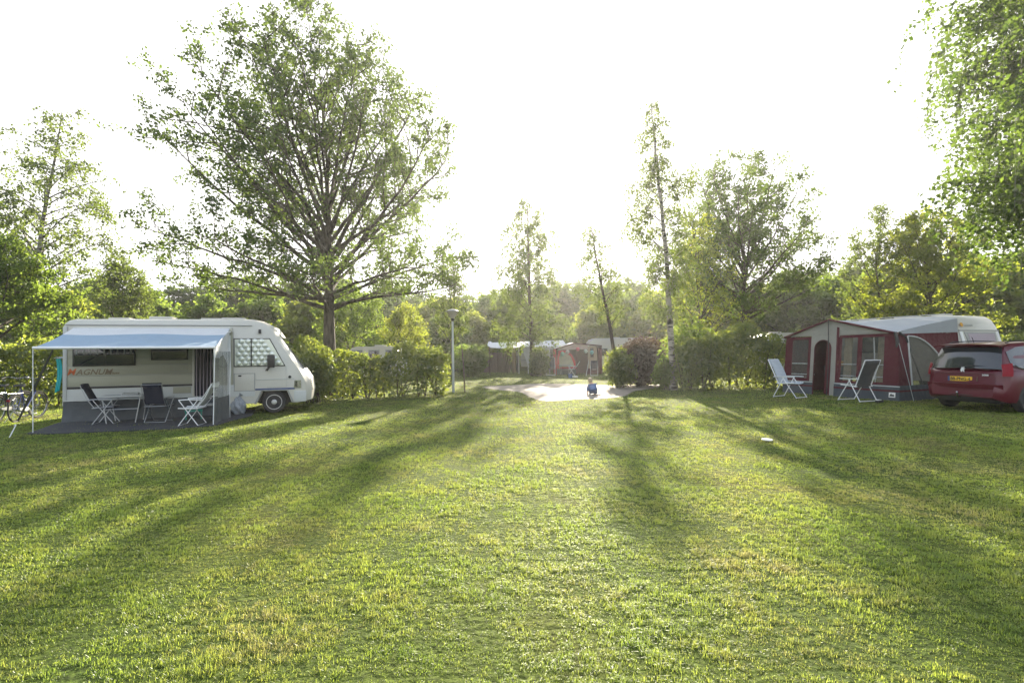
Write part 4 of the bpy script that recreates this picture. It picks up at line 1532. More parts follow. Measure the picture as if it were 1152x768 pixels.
# black storm strap
pa = at(59.5, 393.5, 11.75)
pb = gnd(20, 474)
mid = pa.lerp(pb, 0.5) + Vector((0, 0, -0.02))
dirp = (pb - pa).normalized()
sw = dirp.cross(Vector((0, 1, 0))).normalized() * 0.035
tk = Vector((0, 0.006, 0))
mb = MB()
pts = [pa, pa.lerp(pb, 0.33), mid, pa.lerp(pb, 0.7), pb]
V_ = []
for k, q in enumerate(pts):
    w_ = sw * (0.5 if k == 0 else 1.0 if k < 4 else 0.55)
    V_ += [q - w_ - tk, q + w_ - tk, q + w_ + tk, q - w_ + tk]
F_ = []
for k in range(4):
    for e in range(4):
        F_.append((k * 4 + e, k * 4 + (e + 1) % 4, k * 4 + 4 + (e + 1) % 4, k * 4 + 4 + e))
F_ += [(3, 2, 1, 0), (16, 17, 18, 19)]
mb.add(V_, F_)
o = mb.build('storm_strap', M['black'])
tag(o, 'black storm strap running from the blue awning down to the grass by the bicycle', 'strap')
# white peg in the grass
q0, q1 = gnd(10, 492), gnd(16, 489)
o = MB().tube([q0 + Vector((0, 0, -0.02)), q0 + Vector((0.05, 0.1, 0.25)), at(16, 478, 11.4)], 0.010, 6).build('ground_peg', M['white_metal'])
tag(o, 'white metal peg sticking slanted out of the grass below the bicycle', 'peg')


def bicycle(label, rear, front, paint, group=None, z=0.0):
    rear, front = Vector(rear), Vector(front)
    a = math.atan2(front.y - rear.y, front.x - rear.x)
    root = thing('bicycle', label, 'bicycle', rear, a, group)
    r_ = 0.345
    wb = 1.10

    def wheel(x, ang=0.0):
        T = Matrix.Translation((x, 0, r_)) @ Matrix.Rotation(ang, 4, 'Z') @ Matrix.Rotation(R(90), 4, 'X')
        n = 40
        circ = [T @ Vector((math.cos(2 * PI * k / n) * r_ * 0.955, math.sin(2 * PI * k / n) * r_ * 0.955, 0)) for k in range(n + 1)]
        w = MB().tube(circ, 0.019, 8, 0, False).build('wheel', M['dark_rubber'], root)
        circ = [T @ Vector((math.cos(2 * PI * k / n) * r_ * 0.89, math.sin(2 * PI * k / n) * r_ * 0.89, 0)) for k in range(n + 1)]
        MB().tube(circ, 0.013, 6, 0, False).build('rim', M['chrome'], w)
        sp = MB()
        for k in range(18):
            a_ = 2 * PI * k / 18
            sp.tube([T @ Vector((0, 0, 0.02 * (-1) ** k)), T @ Vector((math.cos(a_) * r_ * 0.88, math.sin(a_) * r_ * 0.88, 0))], 0.0025, 4, 0, False)
        sp.lathe([(0.02, -0.04), (0.022, 0), (0.02, 0.04)], 10, 0, T)
        sp.build('spokes', M['chrome'], w)
        arc = [T @ Vector((math.cos(q) * r_ * 1.09, math.sin(q) * r_ * 1.09, 0)) for q in [R(20 + 9 * k) for k in range(17)]]
        MB().tube(arc, [0.006] + [0.022] * 15 + [0.006], 6).build('mudguard', M['black'], root)
    wheel(0)
    steer = R(-14)
    wheel(wb, steer)
    bb = Vector((0.46, 0, 0.29))
    st = Vector((0.30, 0, 0.80))
    ht, hb = Vector((0.93, 0, 0.92)), Vector((0.97, 0, 0.72))
    fr = MB().bar(bb, st, 0.018).bar(bb, hb, 0.022).tube([st.lerp(bb, 0.45), (0.62, 0, 0.50), hb.lerp(ht, 0.4)], 0.018, 8).bar(ht, hb, 0.022)
    for s in (-1, 1):
        fr.bar((0, 0.05 * s, r_), bb, 0.010).bar((0, 0.05 * s, r_), st.lerp(bb, 0.15), 0.009)
    fr.build('frame', paint, root)
    fk = MB()
    for s in (-1, 1):
        fk.tube([hb, (1.02, 0.05 * s, 0.55), (wb, 0.05 * s, r_)], 0.012, 6)
    fk.bar(ht, ht + Vector((-0.04, 0, 0.16)), 0.014)
    fk.build('fork', M['chrome'], root)
    hbp = ht + Vector((-0.04, 0, 0.16))
    hbm = MB().tube([hbp + Vector((-0.22, -0.28, 0.02)), hbp + Vector((-0.06, -0.24, 0.05)), hbp + Vector((0.03, -0.1, 0.02)), hbp, hbp + Vector((0.03, 0.1, 0.02)), hbp + Vector((-0.06, 0.24, 0.05)), hbp + Vector((-0.22, 0.28, 0.02))], 0.011, 8).build('handlebar', M['chrome'], root)
    for s in (-1, 1):
        MB().bar(hbp + Vector((-0.23, 0.28 * s, 0.02)), hbp + Vector((-0.10, 0.255 * s, 0.045)), 0.017).build('grip', M['black'], hbm)
    MB().bar(st, st + Vector((-0.03, 0, 0.14)), 0.012).build('seat_post', M['chrome'], root)
    sa = MB()
    sa.sheet(lambda u, v: (0.14 + 0.30 * u, (v - 0.5) * (0.19 * (1 - u) ** 0.8 + 0.04), 0.975 - 0.35 * (v - 0.5) ** 2 * 0.3 - 0.02 * math.sin(PI * u)), 8, 6, 0.05)
    sa.build('saddle', M['black'], root)
    rk = MB()
    for s in (-1, 1):
        rk.bar((-0.22, 0.07 * s, 0.74), (0.24, 0.06 * s, 0.74), 0.007).bar((-0.04, 0.07 * s, 0.74), (0, 0.06 * s, r_), 0.006)
    for k in range(4):
        rk.bar((-0.22 + k * 0.14, -0.07, 0.74), (-0.22 + k * 0.14, 0.07, 0.74), 0.006)
    rk.build('rack', M['chrome'], root)
    MB().prism([(0.05, 0.36), (0.44, 0.36), (0.52, 0.30), (0.44, 0.24), (0.05, 0.31)], -0.075, -0.05).build('chain_guard', M['light_grey'], root)
    MB().bar((0.46, -0.09, 0.29), (0.46, 0.09, 0.29), 0.012).bar((0.46, -0.10, 0.29), (0.56, -0.10, 0.17), 0.010).bar((0.46, 0.10, 0.29), (0.36, 0.10, 0.41), 0.010).rbox(0.52, 0.60, -0.20, -0.10, 0.155, 0.18, 0.006).rbox(0.32, 0.40, 0.10, 0.20, 0.395, 0.42, 0.006).build('crank', M['steel_rim'], root)
    MB().bar((0.10, 0.06, 0.30), (0.02, 0.22, 0.005), 0.009).build('kickstand', M['chrome'], root)
    MB().rbox(-0.33, -0.30, -0.03, 0.03, 0.55, 0.60, 0.006).build('rear_light', M['red_lamp'], root)
    return root


bicycle('blue bicycle with chrome wheels parked nearest the motorhome tail', gnd(17, 475), gnd(42, 469.5), M['bike_blue'])
ra = gnd(17, 475) + Vector((-0.62, 0.15, 0))
bicycle('silver-blue bicycle cut by the left picture edge, standing outside the other bicycle', ra, ra + Vector((-0.30, 1.06, 0)), mat('dark_green_bicycle_paint', (0.02, 0.035, 0.05), 0.3, coat=0.4))

# ------------------------------------------------------------------ awning tent and caravan on the right
TA = Vector((9.79, 18.25, 0))
TB = Vector((11.12, 14.75, 0))
TL = (TB - TA).length
TH = math.atan2(TB.y - TA.y, TB.x - TA.x)          # local x along the front wall (to the near corner), local y towards the caravan
TM = Matrix.Translation((TA.x, TA.y, 0.118)) @ Matrix.Rotation(TH, 4, 'Z')
TI = TM.inverted()
DEP = 2.75


def tx(px):
    """position along the front wall for a photo column"""
    q = (px - 576) / 576.0
    return (q * TA.y - TA.x) / (math.cos(TH) - q * math.sin(TH))


def tent():
    root = thing('awning_tent', 'wine-red and grey awning tent with arched doorway pitched against the caravan', 'tent', TM.translation, TH)
    E = 1.95
    xr = tx(935)
    RZ = 2.46
    lean = 0.22

    def F3(x, z, o=0.0):
        """front wall point: the wall leans out towards the foot"""
        return Vector((x, -lean * (1 - z / E) * 1.0 - o if z < E else -o - 0.0, z))

    def patch(poly, name, m, o=0.0, th=0.006, par=root):
        mb = MB()
        n = len(poly)
        P = [F3(x, z, o + th) for x, z in poly] + [F3(x, z, o) for x, z in poly]
        mb.add(P, [tuple(range(n)), tuple(reversed(range(n, 2 * n)))] + [(i, n + i, n + (i + 1) % n, (i + 1) % n) for i in range(n)])
        return mb.build(name, m, par)
    # gable in ivory, behind trims
    patch([(0, E), (TL, E), (xr, RZ)], 'gable', M['panel_white'], 0.0)
    x1, x2, x3, x4 = tx(891), tx(913.5), tx(918), tx(941)
    # side of the front left: maroon frame round a film window
    zb0, zt0 = 0.42, E - 0.10

    def framed(name, xa, xb, za, zb, fw, mframe, film=True):
        f = MB()
        for (p_, q_, r_, s_) in ((xa, xb, zb - fw, zb), (xa, xb, za, za + fw), (xa, xa + fw, za + fw, zb - fw), (xb - fw, xb, za + fw, zb - fw)):
            P = [F3(p_, r_, 0.008), F3(q_, r_, 0.008), F3(q_, s_, 0.008), F3(p_, s_, 0.008), F3(p_, r_, 0), F3(q_, r_, 0), F3(q_, s_, 0), F3(p_, s_, 0)]
            f.add(P, [(0, 1, 2, 3), (7, 6, 5, 4), (0, 4, 5, 1), (1, 5, 6, 2), (2, 6, 7, 3), (3, 7, 4, 0)])
        w_ = f.build(name, mframe, root)
        if film:
            P = MB().sheet(lambda u, v: F3(xa + fw + (xb - xa - 2 * fw) * u, za + fw + (zb - za - 2 * fw) * v, 0.001 + 0.006 * math.sin(u * 17 + v * 6) * math.sin(v * 9)), 14, 10, 0.002)
            P.build('film', M['tent_film'], w_)
        return w_
    # left corner column
    patch([(0.0, 0.0), (tx(890), 0.0), (tx(890), E), (0.0, E)], 'corner_panel', M['maroon'])
    framed('window', tx(890), x2, zb0, E - 0.02, 0.10, M['maroon'])
    # ivory door surround with arched opening
    xd0, xd1 = x2, x4
    mb = MB()
    oc, ow = (tx(918) + tx(936)) / 2, (tx(936) - tx(918)) / 2
    ztop = 1.80
    arc = [(oc - ow, 0.02), (oc - ow, ztop - ow * 0.95)] + [(oc - ow * math.cos(R(a_)), ztop - ow * 0.95 + ow * 0.95 * math.sin(R(a_))) for a_ in range(12, 169, 12)] + [(oc + ow, ztop - ow * 0.95), (oc + ow, 0.02)]
    outer = [(xd0, 0.02), (xd0, E), (xd1, E), (xd1, 0.02)]
    poly = [outer[0], outer[1], outer[2], outer[3]] + arc[::-1]
    patch(poly, 'door_surround', M['panel_white'], 0.0)
    ar = [F3(x, z, 0.012) for x, z in arc]
    MB().tube(ar, 0.018, 6).build('door_piping', M['maroon'], root)
    # maroon door flap rolled to the right side of the opening
    patch([(oc + ow * 0.25, 0.05), (oc + ow * 0.98, 0.05), (oc + ow * 0.98, 1.30), (oc + ow * 0.8, 1.62), (oc + ow * 0.35, 1.72)], 'door_flap', M['maroon'], -0.05)
    # things seen through the doorway: shelf with boxes hang inside as one cupboard is built separately
    # right of the door: post, maroon verticals, wide window
    x5, x6 = tx(943), TL - 0.26
    patch([(x4, 0.0), (x5 - 0.02, 0.0), (x5 - 0.02, E + 0.28), (x4, E + 0.30)], 'post_panel', M['panel_white'], 0.002)
    patch([(x5 - 0.02, 0.40), (x5 + 0.06, 0.40), (x5 + 0.06, E + 0.24), (x5 - 0.02, E + 0.26)], 'post_trim', M['maroon'], 0.004)
    w_ = framed('window', x5 + 0.06, x6, 0.42, E - 0.01, 0.09, M['maroon'])
    xm = (x5 + x6) / 2 - 0.02
    b = MB()
    b.add([F3(xm - 0.09, 0.5, 0.014), F3(xm + 0.05, 0.5, 0.014), F3(xm + 0.05, E - 0.1, 0.014), F3(xm - 0.09, E - 0.1, 0.014),
           F3(xm - 0.09, 0.5, 0.008), F3(xm + 0.05, 0.5, 0.008), F3(xm + 0.05, E - 0.1, 0.008), F3(xm - 0.09, E - 0.1, 0.008)],
          [(0, 1, 2, 3), (7, 6, 5, 4), (0, 4, 5, 1), (1, 5, 6, 2), (2, 6, 7, 3), (3, 7, 4, 0)])
    b.build('window_strap', M['maroon'], w_)
    for xa, xb in ((x5 + 0.16, x5 + 0.42), (x6 - 0.34, x6 - 0.11)):
        MB().sheet(lambda u, v: (xa + (xb - xa) * u, 0.10 + 0.03 * math.sin(u * 22) - lean * (1 - (0.5 + 1.35 * v) / E), 0.5 + 1.35 * v), 16, 6, 0.004).build('curtain', M['curtain'], w_)
    # near corner column, widening to the foot
    P = [F3(x6, 0.0), F3(TL + 0.10, 0.0), F3(TL, E), F3(x6, E)]
    patch([(x6, 0.0), (TL + 0.13, 0.0), (TL, E), (x6, E)], 'corner_panel', M['maroon'], 0.001)
    # slate skirt with red stripe and ground flap, right and left of the door
    for xa, xb in ((-0.02, oc - ow), (x4 + 0.02, TL + 0.14)):
        patch([(xa, 0.0), (xb, 0.0), (xb, 0.44), (xa, 0.44)], 'skirt', M['slate'], 0.012)
        patch([(xa, 0.26), (xb, 0.26), (xb, 0.31), (xa, 0.31)], 'skirt_stripe', M['maroon'], 0.020, 0.003)
        patch([(xa, 0.40), (xb, 0.40), (xb, 0.425), (xa, 0.425)], 'skirt_piping', M['light_grey'], 0.020, 0.003)
    # maker's badge: mountain mark on white
    bx = tx(1016) - 0.02
    bx = TL - 0.02
    w2 = patch([(bx - 0.13, 0.10), (bx + 0.05, 0.10), (bx + 0.05, 0.24), (bx - 0.13, 0.24)], 'badge', M['paper'], 0.024, 0.003)
    patch([(bx - 0.115, 0.13), (bx + 0.035, 0.13), (bx - 0.01, 0.20), (bx - 0.035, 0.165), (bx - 0.065, 0.215)], 'badge_mark', M['black'], 0.029, 0.003, w2)
    # red edge piping along the gable
    ov = 0.06
    MB().tube([Vector((-0.03, -ov, E - 0.02)), Vector((xr, -ov, RZ)), Vector((TL + 0.03, -ov, E - 0.02))], 0.035, 8).build('gable_piping', M['maroon'], root)
    # roof: grey canvas from the gable line up to the caravan rail
    CZ = 2.50

    def fz(x):
        return E + (RZ - E) * (x / xr) if x < xr else RZ + (E - RZ) * (x - xr) / (TL - xr)

    def roof(u, v):
        x = TL * u
        z0 = fz(x)
        z1 = CZ - 0.10 * max(0, (u - 0.86) / 0.14) ** 2
        z = z0 + (z1 - z0) * (v ** 0.80) - 0.05 * math.sin(PI * v) * abs(math.sin(u * 3 * PI))
        return Vector((x, -0.05 + (DEP + 0.05) * v, z))
    MB().sheet(roof, 48, 20, 0.006).build('roof', M['roof_grey'], root)
    # near side wall (perpendicular): grey triangle on top, maroon yoke, arched film window
    xs = TL

    def side(poly, name, m, o=0.0, th=0.006, par=root):
        n = len(poly)
        P = [Vector((xs + o + th + 0.12 * (1 - min(z, E) / E), y, z)) for y, z in poly] + [Vector((xs + o + 0.12 * (1 - min(z, E) / E), y, z)) for y, z in poly]
        return MB().add(P, [tuple(reversed(range(n))), tuple(range(n, 2 * n))] + [(i, (i + 1) % n, n + (i + 1) % n, n + i) for i in range(n)]).build(name, m, par)
    tri = [(0.0, E - 0.03)] + [(DEP * v, roof(1.0, v).z) for v in (0.1, 0.2, 0.35, 0.5, 0.7, 0.85, 1.0)] + [(DEP, E + 0.03), (DEP * 0.5, E + 0.00)]
    side(tri, 'side_gable', M['roof_grey'], 0.002)
    # maroon yoke above an arched window
    A_ = [(0.10 + 1.45 * (1 - math.cos(R(t))) * 0.98, 0.55 + 1.20 * math.sin(R(t)) ** 0.9 if t > 0 else 0.55) for t in range(0, 91, 10)]
    win = [(0.42, 0.45)] + [(0.42 + 1.75 * (t / 10), 1.86 - 1.10 * (t / 10) ** 2.2) for t in range(0, 10)] + [(2.17, 0.45)]
    outer = [(0.0, 0.02), (0.0, E), (DEP * 0.5, E + 0.02), (DEP, E + 0.04), (DEP, 0.02)]
    # build yoke as strips over the window curve
    yk = MB()
    cur = [(0.42 + 1.75 * (t / 10), 1.86 - 1.10 * (t / 10) ** 2.2) for t in range(0, 11)]
    pts_lo = [(0.0, 1.86)] + cur + [(DEP, cur[-1][1] * 0.4)]
    for (a0, b0), (a1, b1) in zip(pts_lo[:-1], pts_lo[1:]):
        q = [(a0, b0), (a1, b1), (a1, E + 0.03), (a0, E + 0.0)]
        P = [Vector((xs + 0.006 + 0.12 * (1 - z / E), y, z)) for y, z in q] + [Vector((xs + 0.12 * (1 - z / E), y, z)) for y, z in q]
        yk.add(P, [(3, 2, 1, 0), (4, 5, 6, 7), (0, 1, 5, 4), (1, 2, 6, 5), (2, 3, 7, 6), (3, 0, 4, 7)])
    yk.build('side_yoke', M['maroon'], root)
    side([(-0.215, 0.02), (0.36, 0.02), (0.36, 1.86), (-0.01, 1.86)], 'side_column', M['maroon'], 0.0)
    sw = side([(0.42, 0.44)] + cur[:-1] + [(2.17, 0.44)], 'side_window', M['tent_film'], -0.004, 0.002)
    rim = [Vector((xs + 0.016 + 0.12 * (1 - z / E), y, z)) for y, z in [(0.39, 0.44), (0.39, 1.84)] + cur]
    MB().tube(rim, 0.022, 6).build('window_piping', M['light_grey'], sw)
    side([(0.36, 0.02), (0.40, 0.02), (0.42, 1.86), (0.36, 1.86)], 'side_trim', M['panel_white'], 0.004)
    side([(-0.225, 0.0), (DEP, 0.0), (DEP, 0.44), (-0.175, 0.44)], 'side_skirt', M['slate'], 0.010)
    side([(-0.19, 0.26), (DEP, 0.26), (DEP, 0.31), (-0.185, 0.31)], 'side_stripe', M['maroon'], 0.018, 0.003)
    # far end wall
    MB().box(-0.006, 0.0, 0, DEP, 0.0, E).build('far_wall', M['maroon'], root)
    # inner steel frame
    fr = MB()
    for x in (0.03, xr, TL - 0.03):
        zt = fz(x) - 0.05
        fr.bar((x, 0.03, 0.0), (x, 0.03, zt), 0.013).bar((x, 0.03, zt), (x, DEP - 0.05, CZ - 0.12), 0.011)
    for xa_, xb_ in ((0.03, oc - ow - 0.05), (oc + ow + 0.05, TL - 0.03)):
        fr.bar((xa_, -0.03, 1.02), (xb_, -0.03, 1.02), 0.014).bar((xa_, -0.06, 0.66), (xb_, -0.06, 0.66), 0.013)
    for x in (tx(966), tx(982), tx(1000)):
        fr.bar((x, 0.05, 0.0), (x, 0.05, E - 0.06), 0.014)
    fr.build('frame', M['white_metal'], root)
    # black centre pole / guy seen down the ridge
    MB().tube([Vector((xr, -0.10, RZ + 0.02)), Vector((xr + 0.02, -0.16, 1.2)), Vector((xr + 0.02, -0.30, 0.0))], 0.016, 6).build('centre_strap', M['black'], root)
    # guy lines at the near corner
    g1 = TI @ gnd(1028, 451)
    MB().tube([Vector((TL, -0.06, E)), g1], 0.008, 5).build('guy_line', M['light_grey'], root)
    s_ = TI @ gnd(1042, 443)
    MB().tube([Vector((TL + 0.02, 0.0, E + 0.02)), Vector((TL + 0.12, 0.15, E - 0.12)), s_], [0.03, 0.028, 0.016], 6).build('storm_strap', M['black'], root)
    MB().tube([Vector((-0.02, 0.0, E)), Vector((-0.30, -0.35, 0.9)), Vector((-0.5, -0.6, 0.0))], 0.008, 5).build('guy_line', M['black'], root)
    MB().tube([Vector((TL - 0.02, -0.07, E + 0.02)), Vector((TL + 0.05, -0.10, E - 0.25)), Vector((TL + 0.02, -0.11, E - 0.42))], [0.045, 0.05, 0.02], 6).build('rolled_strap', M['black'], root)
    return root


tent()


def caravan_right():
    root = thing('caravan', 'white caravan with grey-framed end window behind the awning tent and red car', 'caravan', TM @ Vector((TL + 0.10, DEP + 0.02, 0)), TH)
    # local: x towards the near end (0 = end wall), y across, body runs to -x
    Wd = 2.15
    Lb = 4.4
    prof = [(-Lb, 0.42), (-Lb, 2.0), (-Lb + 0.25, 2.42), (-Lb + 0.6, 2.52), (-0.62, 2.54), (-0.38, 2.50), (-0.26, 2.42), (-0.14, 2.18), (-0.10, 2.00), (0.10, 1.10), (0.10, 0.95), (0.02, 0.44)]
    n = len(prof)
    ys = [0.0, 0.04, 0.22, Wd - 0.22, Wd - 0.04, Wd]
    V_ = []
    for k, y in enumerate(ys):
        kk = min(k, 5 - k)
        for (x, z) in prof:
            dz = [0.16, 0.05, 0.0][kk] if z > 2.3 else [0.10, 0.03, 0][kk] if z > 2.1 else 0
            dx = [0.10, 0.03, 0.0][kk] if x > -0.3 else 0
            V_.append((x - dx, y, z - dz))
    F_ = [(k * n + i, k * n + (i + 1) % n, (k + 1) * n + (i + 1) % n, (k + 1) * n + i) for k in range(5) for i in range(n)]
    F_ += [tuple(reversed(range(n))), tuple(5 * n + i for i in range(n))]
    MB().add(V_, F_, 0, True).build('body', M['white_paint'], root)
    # end wall furniture follows the slope of the end wall
    s0, s1 = Vector((0.10, 0, 1.10)), Vector((-0.10, 0, 2.00))
    nr = Vector((0.9, 0, 0.2)).normalized()

    def EP(y, z, o):
        t = (z - 1.10) / 0.90
        return s0.lerp(s1, t) + Vector((0, y, 0)) + nr * o

    def epatch(quad, o0, o1, name, m, par=root):
        k = len(quad)
        P = [EP(y, z, o1) for y, z in quad] + [EP(y, z, o0) for y, z in quad]
        return MB().add(P, [tuple(range(k)), tuple(reversed(range(k, 2 * k)))] + [(i, k + i, k + (i + 1) % k, (i + 1) % k) for i in range(k)]).build(name, m, par)
    epatch([(0.06, 2.02), (Wd - 0.06, 2.02), (Wd - 0.06, 2.05), (0.06, 2.05)], -0.01, 0.02, 'dark_line', M['trim_grey'])
    w_ = epatch([(0.45, 1.10), (Wd - 0.45, 1.10), (Wd - 0.28, 1.98), (0.28, 1.98)], -0.005, 0.02, 'window', M['trim_grey'])
    epatch([(0.52, 1.16), (Wd - 0.52, 1.16), (Wd - 0.37, 1.93), (0.42, 1.93)], 0.02, 0.028, 'pane', M['lilac'], w_)
    for y0 in (0.07, Wd - 0.22):
        epatch([(y0, 1.0), (y0 + 0.15, 1.0), (y0 + 0.15 - 0.02, 2.0), (y0, 2.0)], -0.005, 0.012, 'corner_cover', M['white_metal'])
    # small maker's print high on the end wall
    q = Matrix.Translation((-0.125, 0.34, 2.165)) @ Matrix.Rotation(R(-13), 4, 'Y') @ Matrix.Rotation(R(90), 4, 'Z') @ Matrix.Rotation(R(90), 4, 'X')
    MB().lathe([(0.07, 0), (0.07, 0.004), (0.03, 0.005)], 20, 0, q @ Matrix.Translation((-0.12, 0.045, 0.02))).build('sun_mark', M['yellow'], root)
    text_mesh('letter_print', 'caravans', 0.13, M['trim_grey'], root, q @ Matrix.Translation((-0.02, 0, 0.022)), 0.002)
    for (a, b, y0, y1) in ((-1.1, -0.7, 0.5, 0.9), (-2.4, -1.8, 0.7, 1.3), (-3.6, -3.2, 0.6, 1.0)):
        MB().rbox(a, b, y0, y1, 2.535, 2.60, 0.02).build('roof_hatch', M['white_paint'], root)
    MB().bar((-3.9, 0.35, 2.58), (-0.9, 0.35, 2.58), 0.012).bar((-3.9, 0.35, 2.58), (-3.9, 0.35, 2.50), 0.012).bar((-0.9, 0.35, 2.58), (-0.9, 0.35, 2.50), 0.012).build('roof_rail', M['alu'], root)
    for y in (0.12, Wd - 0.12):
        T = Matrix.Translation((-2.1, y, 0.31)) @ Matrix.Rotation(R(90), 4, 'X')
        MB().lathe([(0.1, -0.08), (0.29, -0.09), (0.31, 0), (0.29, 0.09), (0.1, 0.08)], 28, 0, T).build('wheel', M['dark_rubber'], root)
    MB().rbox(0.05, 0.20, 0.2, Wd - 0.2, 0.45, 0.58, 0.02).build('bumper', M['light_grey'], root)
    # wall and window behind the tent
    MB().rbox(-3.2, -2.3, -0.02, 0.01, 1.35, 1.95, 0.02).build('side_window', M['glass'], root)
    for k in range(2):
        MB().bar((-0.35 - k * 3.5, 0.3, 0.45), (-0.35 - k * 3.5, 0.3, 0.0), 0.02).build('steady_leg', M['trim_grey'], root)


caravan_right()
# a cupboard inside the tent seen through the doorway
q = TM @ Vector(((tx(918) + tx(936)) / 2 - 0.1, 0.75, 0))
cb = thing('tent_cupboard', 'dark camping cupboard with a yellow box and white towel seen through the tent doorway', 'cupboard', q, TH)
MB().rbox(-0.35, 0.35, -0.22, 0.22, 0.0, 0.95, 0.02).build('cabinet', M['black'], cb)
MB().rbox(-0.25, 0.22, -0.15, 0.1, 0.952, 1.10, 0.02).build('yellow_box', M['yellow'], cb)
MB().sheet(lambda u, v: (-0.24 + 0.42 * u, -0.245 - 0.01 * math.sin(u * 12), 0.93 - 0.22 * v), 12, 4, 0.01).build('towel', M['white_fabric'], cb)


def recliner(label, loc, rz, fab, s=1.0):
    """high-backed camping recliner, sitter looks to +x"""
    root = thing('recliner_chair', label, 'chair', loc, rz)
    fr = M['white_metal']
    bk0, bk1 = Vector((-0.22, 0, 0.46)), Vector((-0.52, 0, 1.16))
    f = MB()
    for q in (-1, 1):
        y = 0.27 * q
        f.tube([(-0.20, y, 0.42), (-0.33, y, 0.72), (-0.53, y, 1.18)], 0.014, 8)
        f.bar((-0.26, y, 0.44), (0.27, y, 0.47), 0.014)
    f.bar((-0.53, -0.27, 1.18), (-0.53, 0.27, 1.18), 0.013)
    f.build('frame', fr, root)
    for q in (-1, 1):
        y = 0.30 * q
        MB().bar((-0.02, y, 0.64), (-0.37, y, 0.015), 0.013).build('leg', fr, root)
        MB().bar((-0.06, y * 0.97, 0.63), (0.36, y * 0.97, 0.015), 0.013).build('leg', fr, root)
        MB().rbox(-0.34, 0.26, y - 0.03, y + 0.03, 0.635, 0.665, 0.012).build('armrest', M['light_grey'], root)
    for x in (-0.345, 0.345):
        MB().bar((x, -0.295, 0.03), (x, 0.295, 0.03), 0.012).build('foot_bar', fr, root)
    MB().sheet(lambda u, v: (-0.24 + 0.53 * u, -0.25 + 0.5 * v, 0.475 - 0.03 * math.sin(PI * v) + 0.012 * math.sin(u * 22) - 0.05 * max(0, u - 0.85)), 24, 8, 0.03).build('seat', fab, root)

    def back(u, v):
        q = bk0.lerp(bk1, u)
        return Vector((q.x - 0.03 * math.sin(PI * v) + 0.04 * math.sin(PI * u) * 0.8, -0.25 + 0.5 * v, q.z + 0.01 * math.sin(u * 40)))
    b = MB().sheet(back, 30, 8, 0.035).build('backrest', fab, root)
    MB().rbox(-0.04, 0.03, -0.24, 0.24, -0.10, 0.05, 0.03, 0, Matrix.Translation((-0.505, 0, 1.14)) @ Matrix.Rotation(R(-20), 4, 'Y')).build('head_pad', fab, b)
    root.scale = (s, s, s)
    return root


recliner('pale blue-grey high-backed recliner facing right by the left corner of the maroon tent', gnd(889, 447), R(-58), mat('pale_blue_textile', (0.38, 0.43, 0.48), 0.85, var=0.15, vscale=5), 1.02)
recliner('high-backed recliner with dark grey back standing before the wide tent window', gnd(964, 451), R(104), mat('dark_textile', (0.06, 0.062, 0.066), 0.85, var=0.3, vscale=5), 1.0)
o = MB().rbox(-0.14, 0.10, -0.05, 0.05, 0.0, 0.06, 0.02).rbox(-0.13, 0.0, -0.045, 0.045, 0.055, 0.075, 0.008, 1).build('shoe', [M['black'], M['paper']])
o.location = gnd(990, 453) + Vector((0, 0, 0.02))
o.rotation_euler.z = 0.4
tag(o, 'single black and white shoe lying on the grass right of the dark recliner', 'shoe')
o = MB().lathe([(0.0, 0.012), (0.08, 0.012), (0.10, 0.0), (0.105, 0.004), (0.103, 0.014), (0.09, 0.020), (0.0, 0.022)], 28).build('flying_disc', M['paper'])
o.location = gnd(863, 496.5) + Vector((0, 0, 0.03))
o.rotation_euler = (0.02, 0.02, 0)
o.scale = (0.9, 0.9, 0.9)
tag(o, 'flat white disc lying alone on the lawn before the two recliners', 'disc')


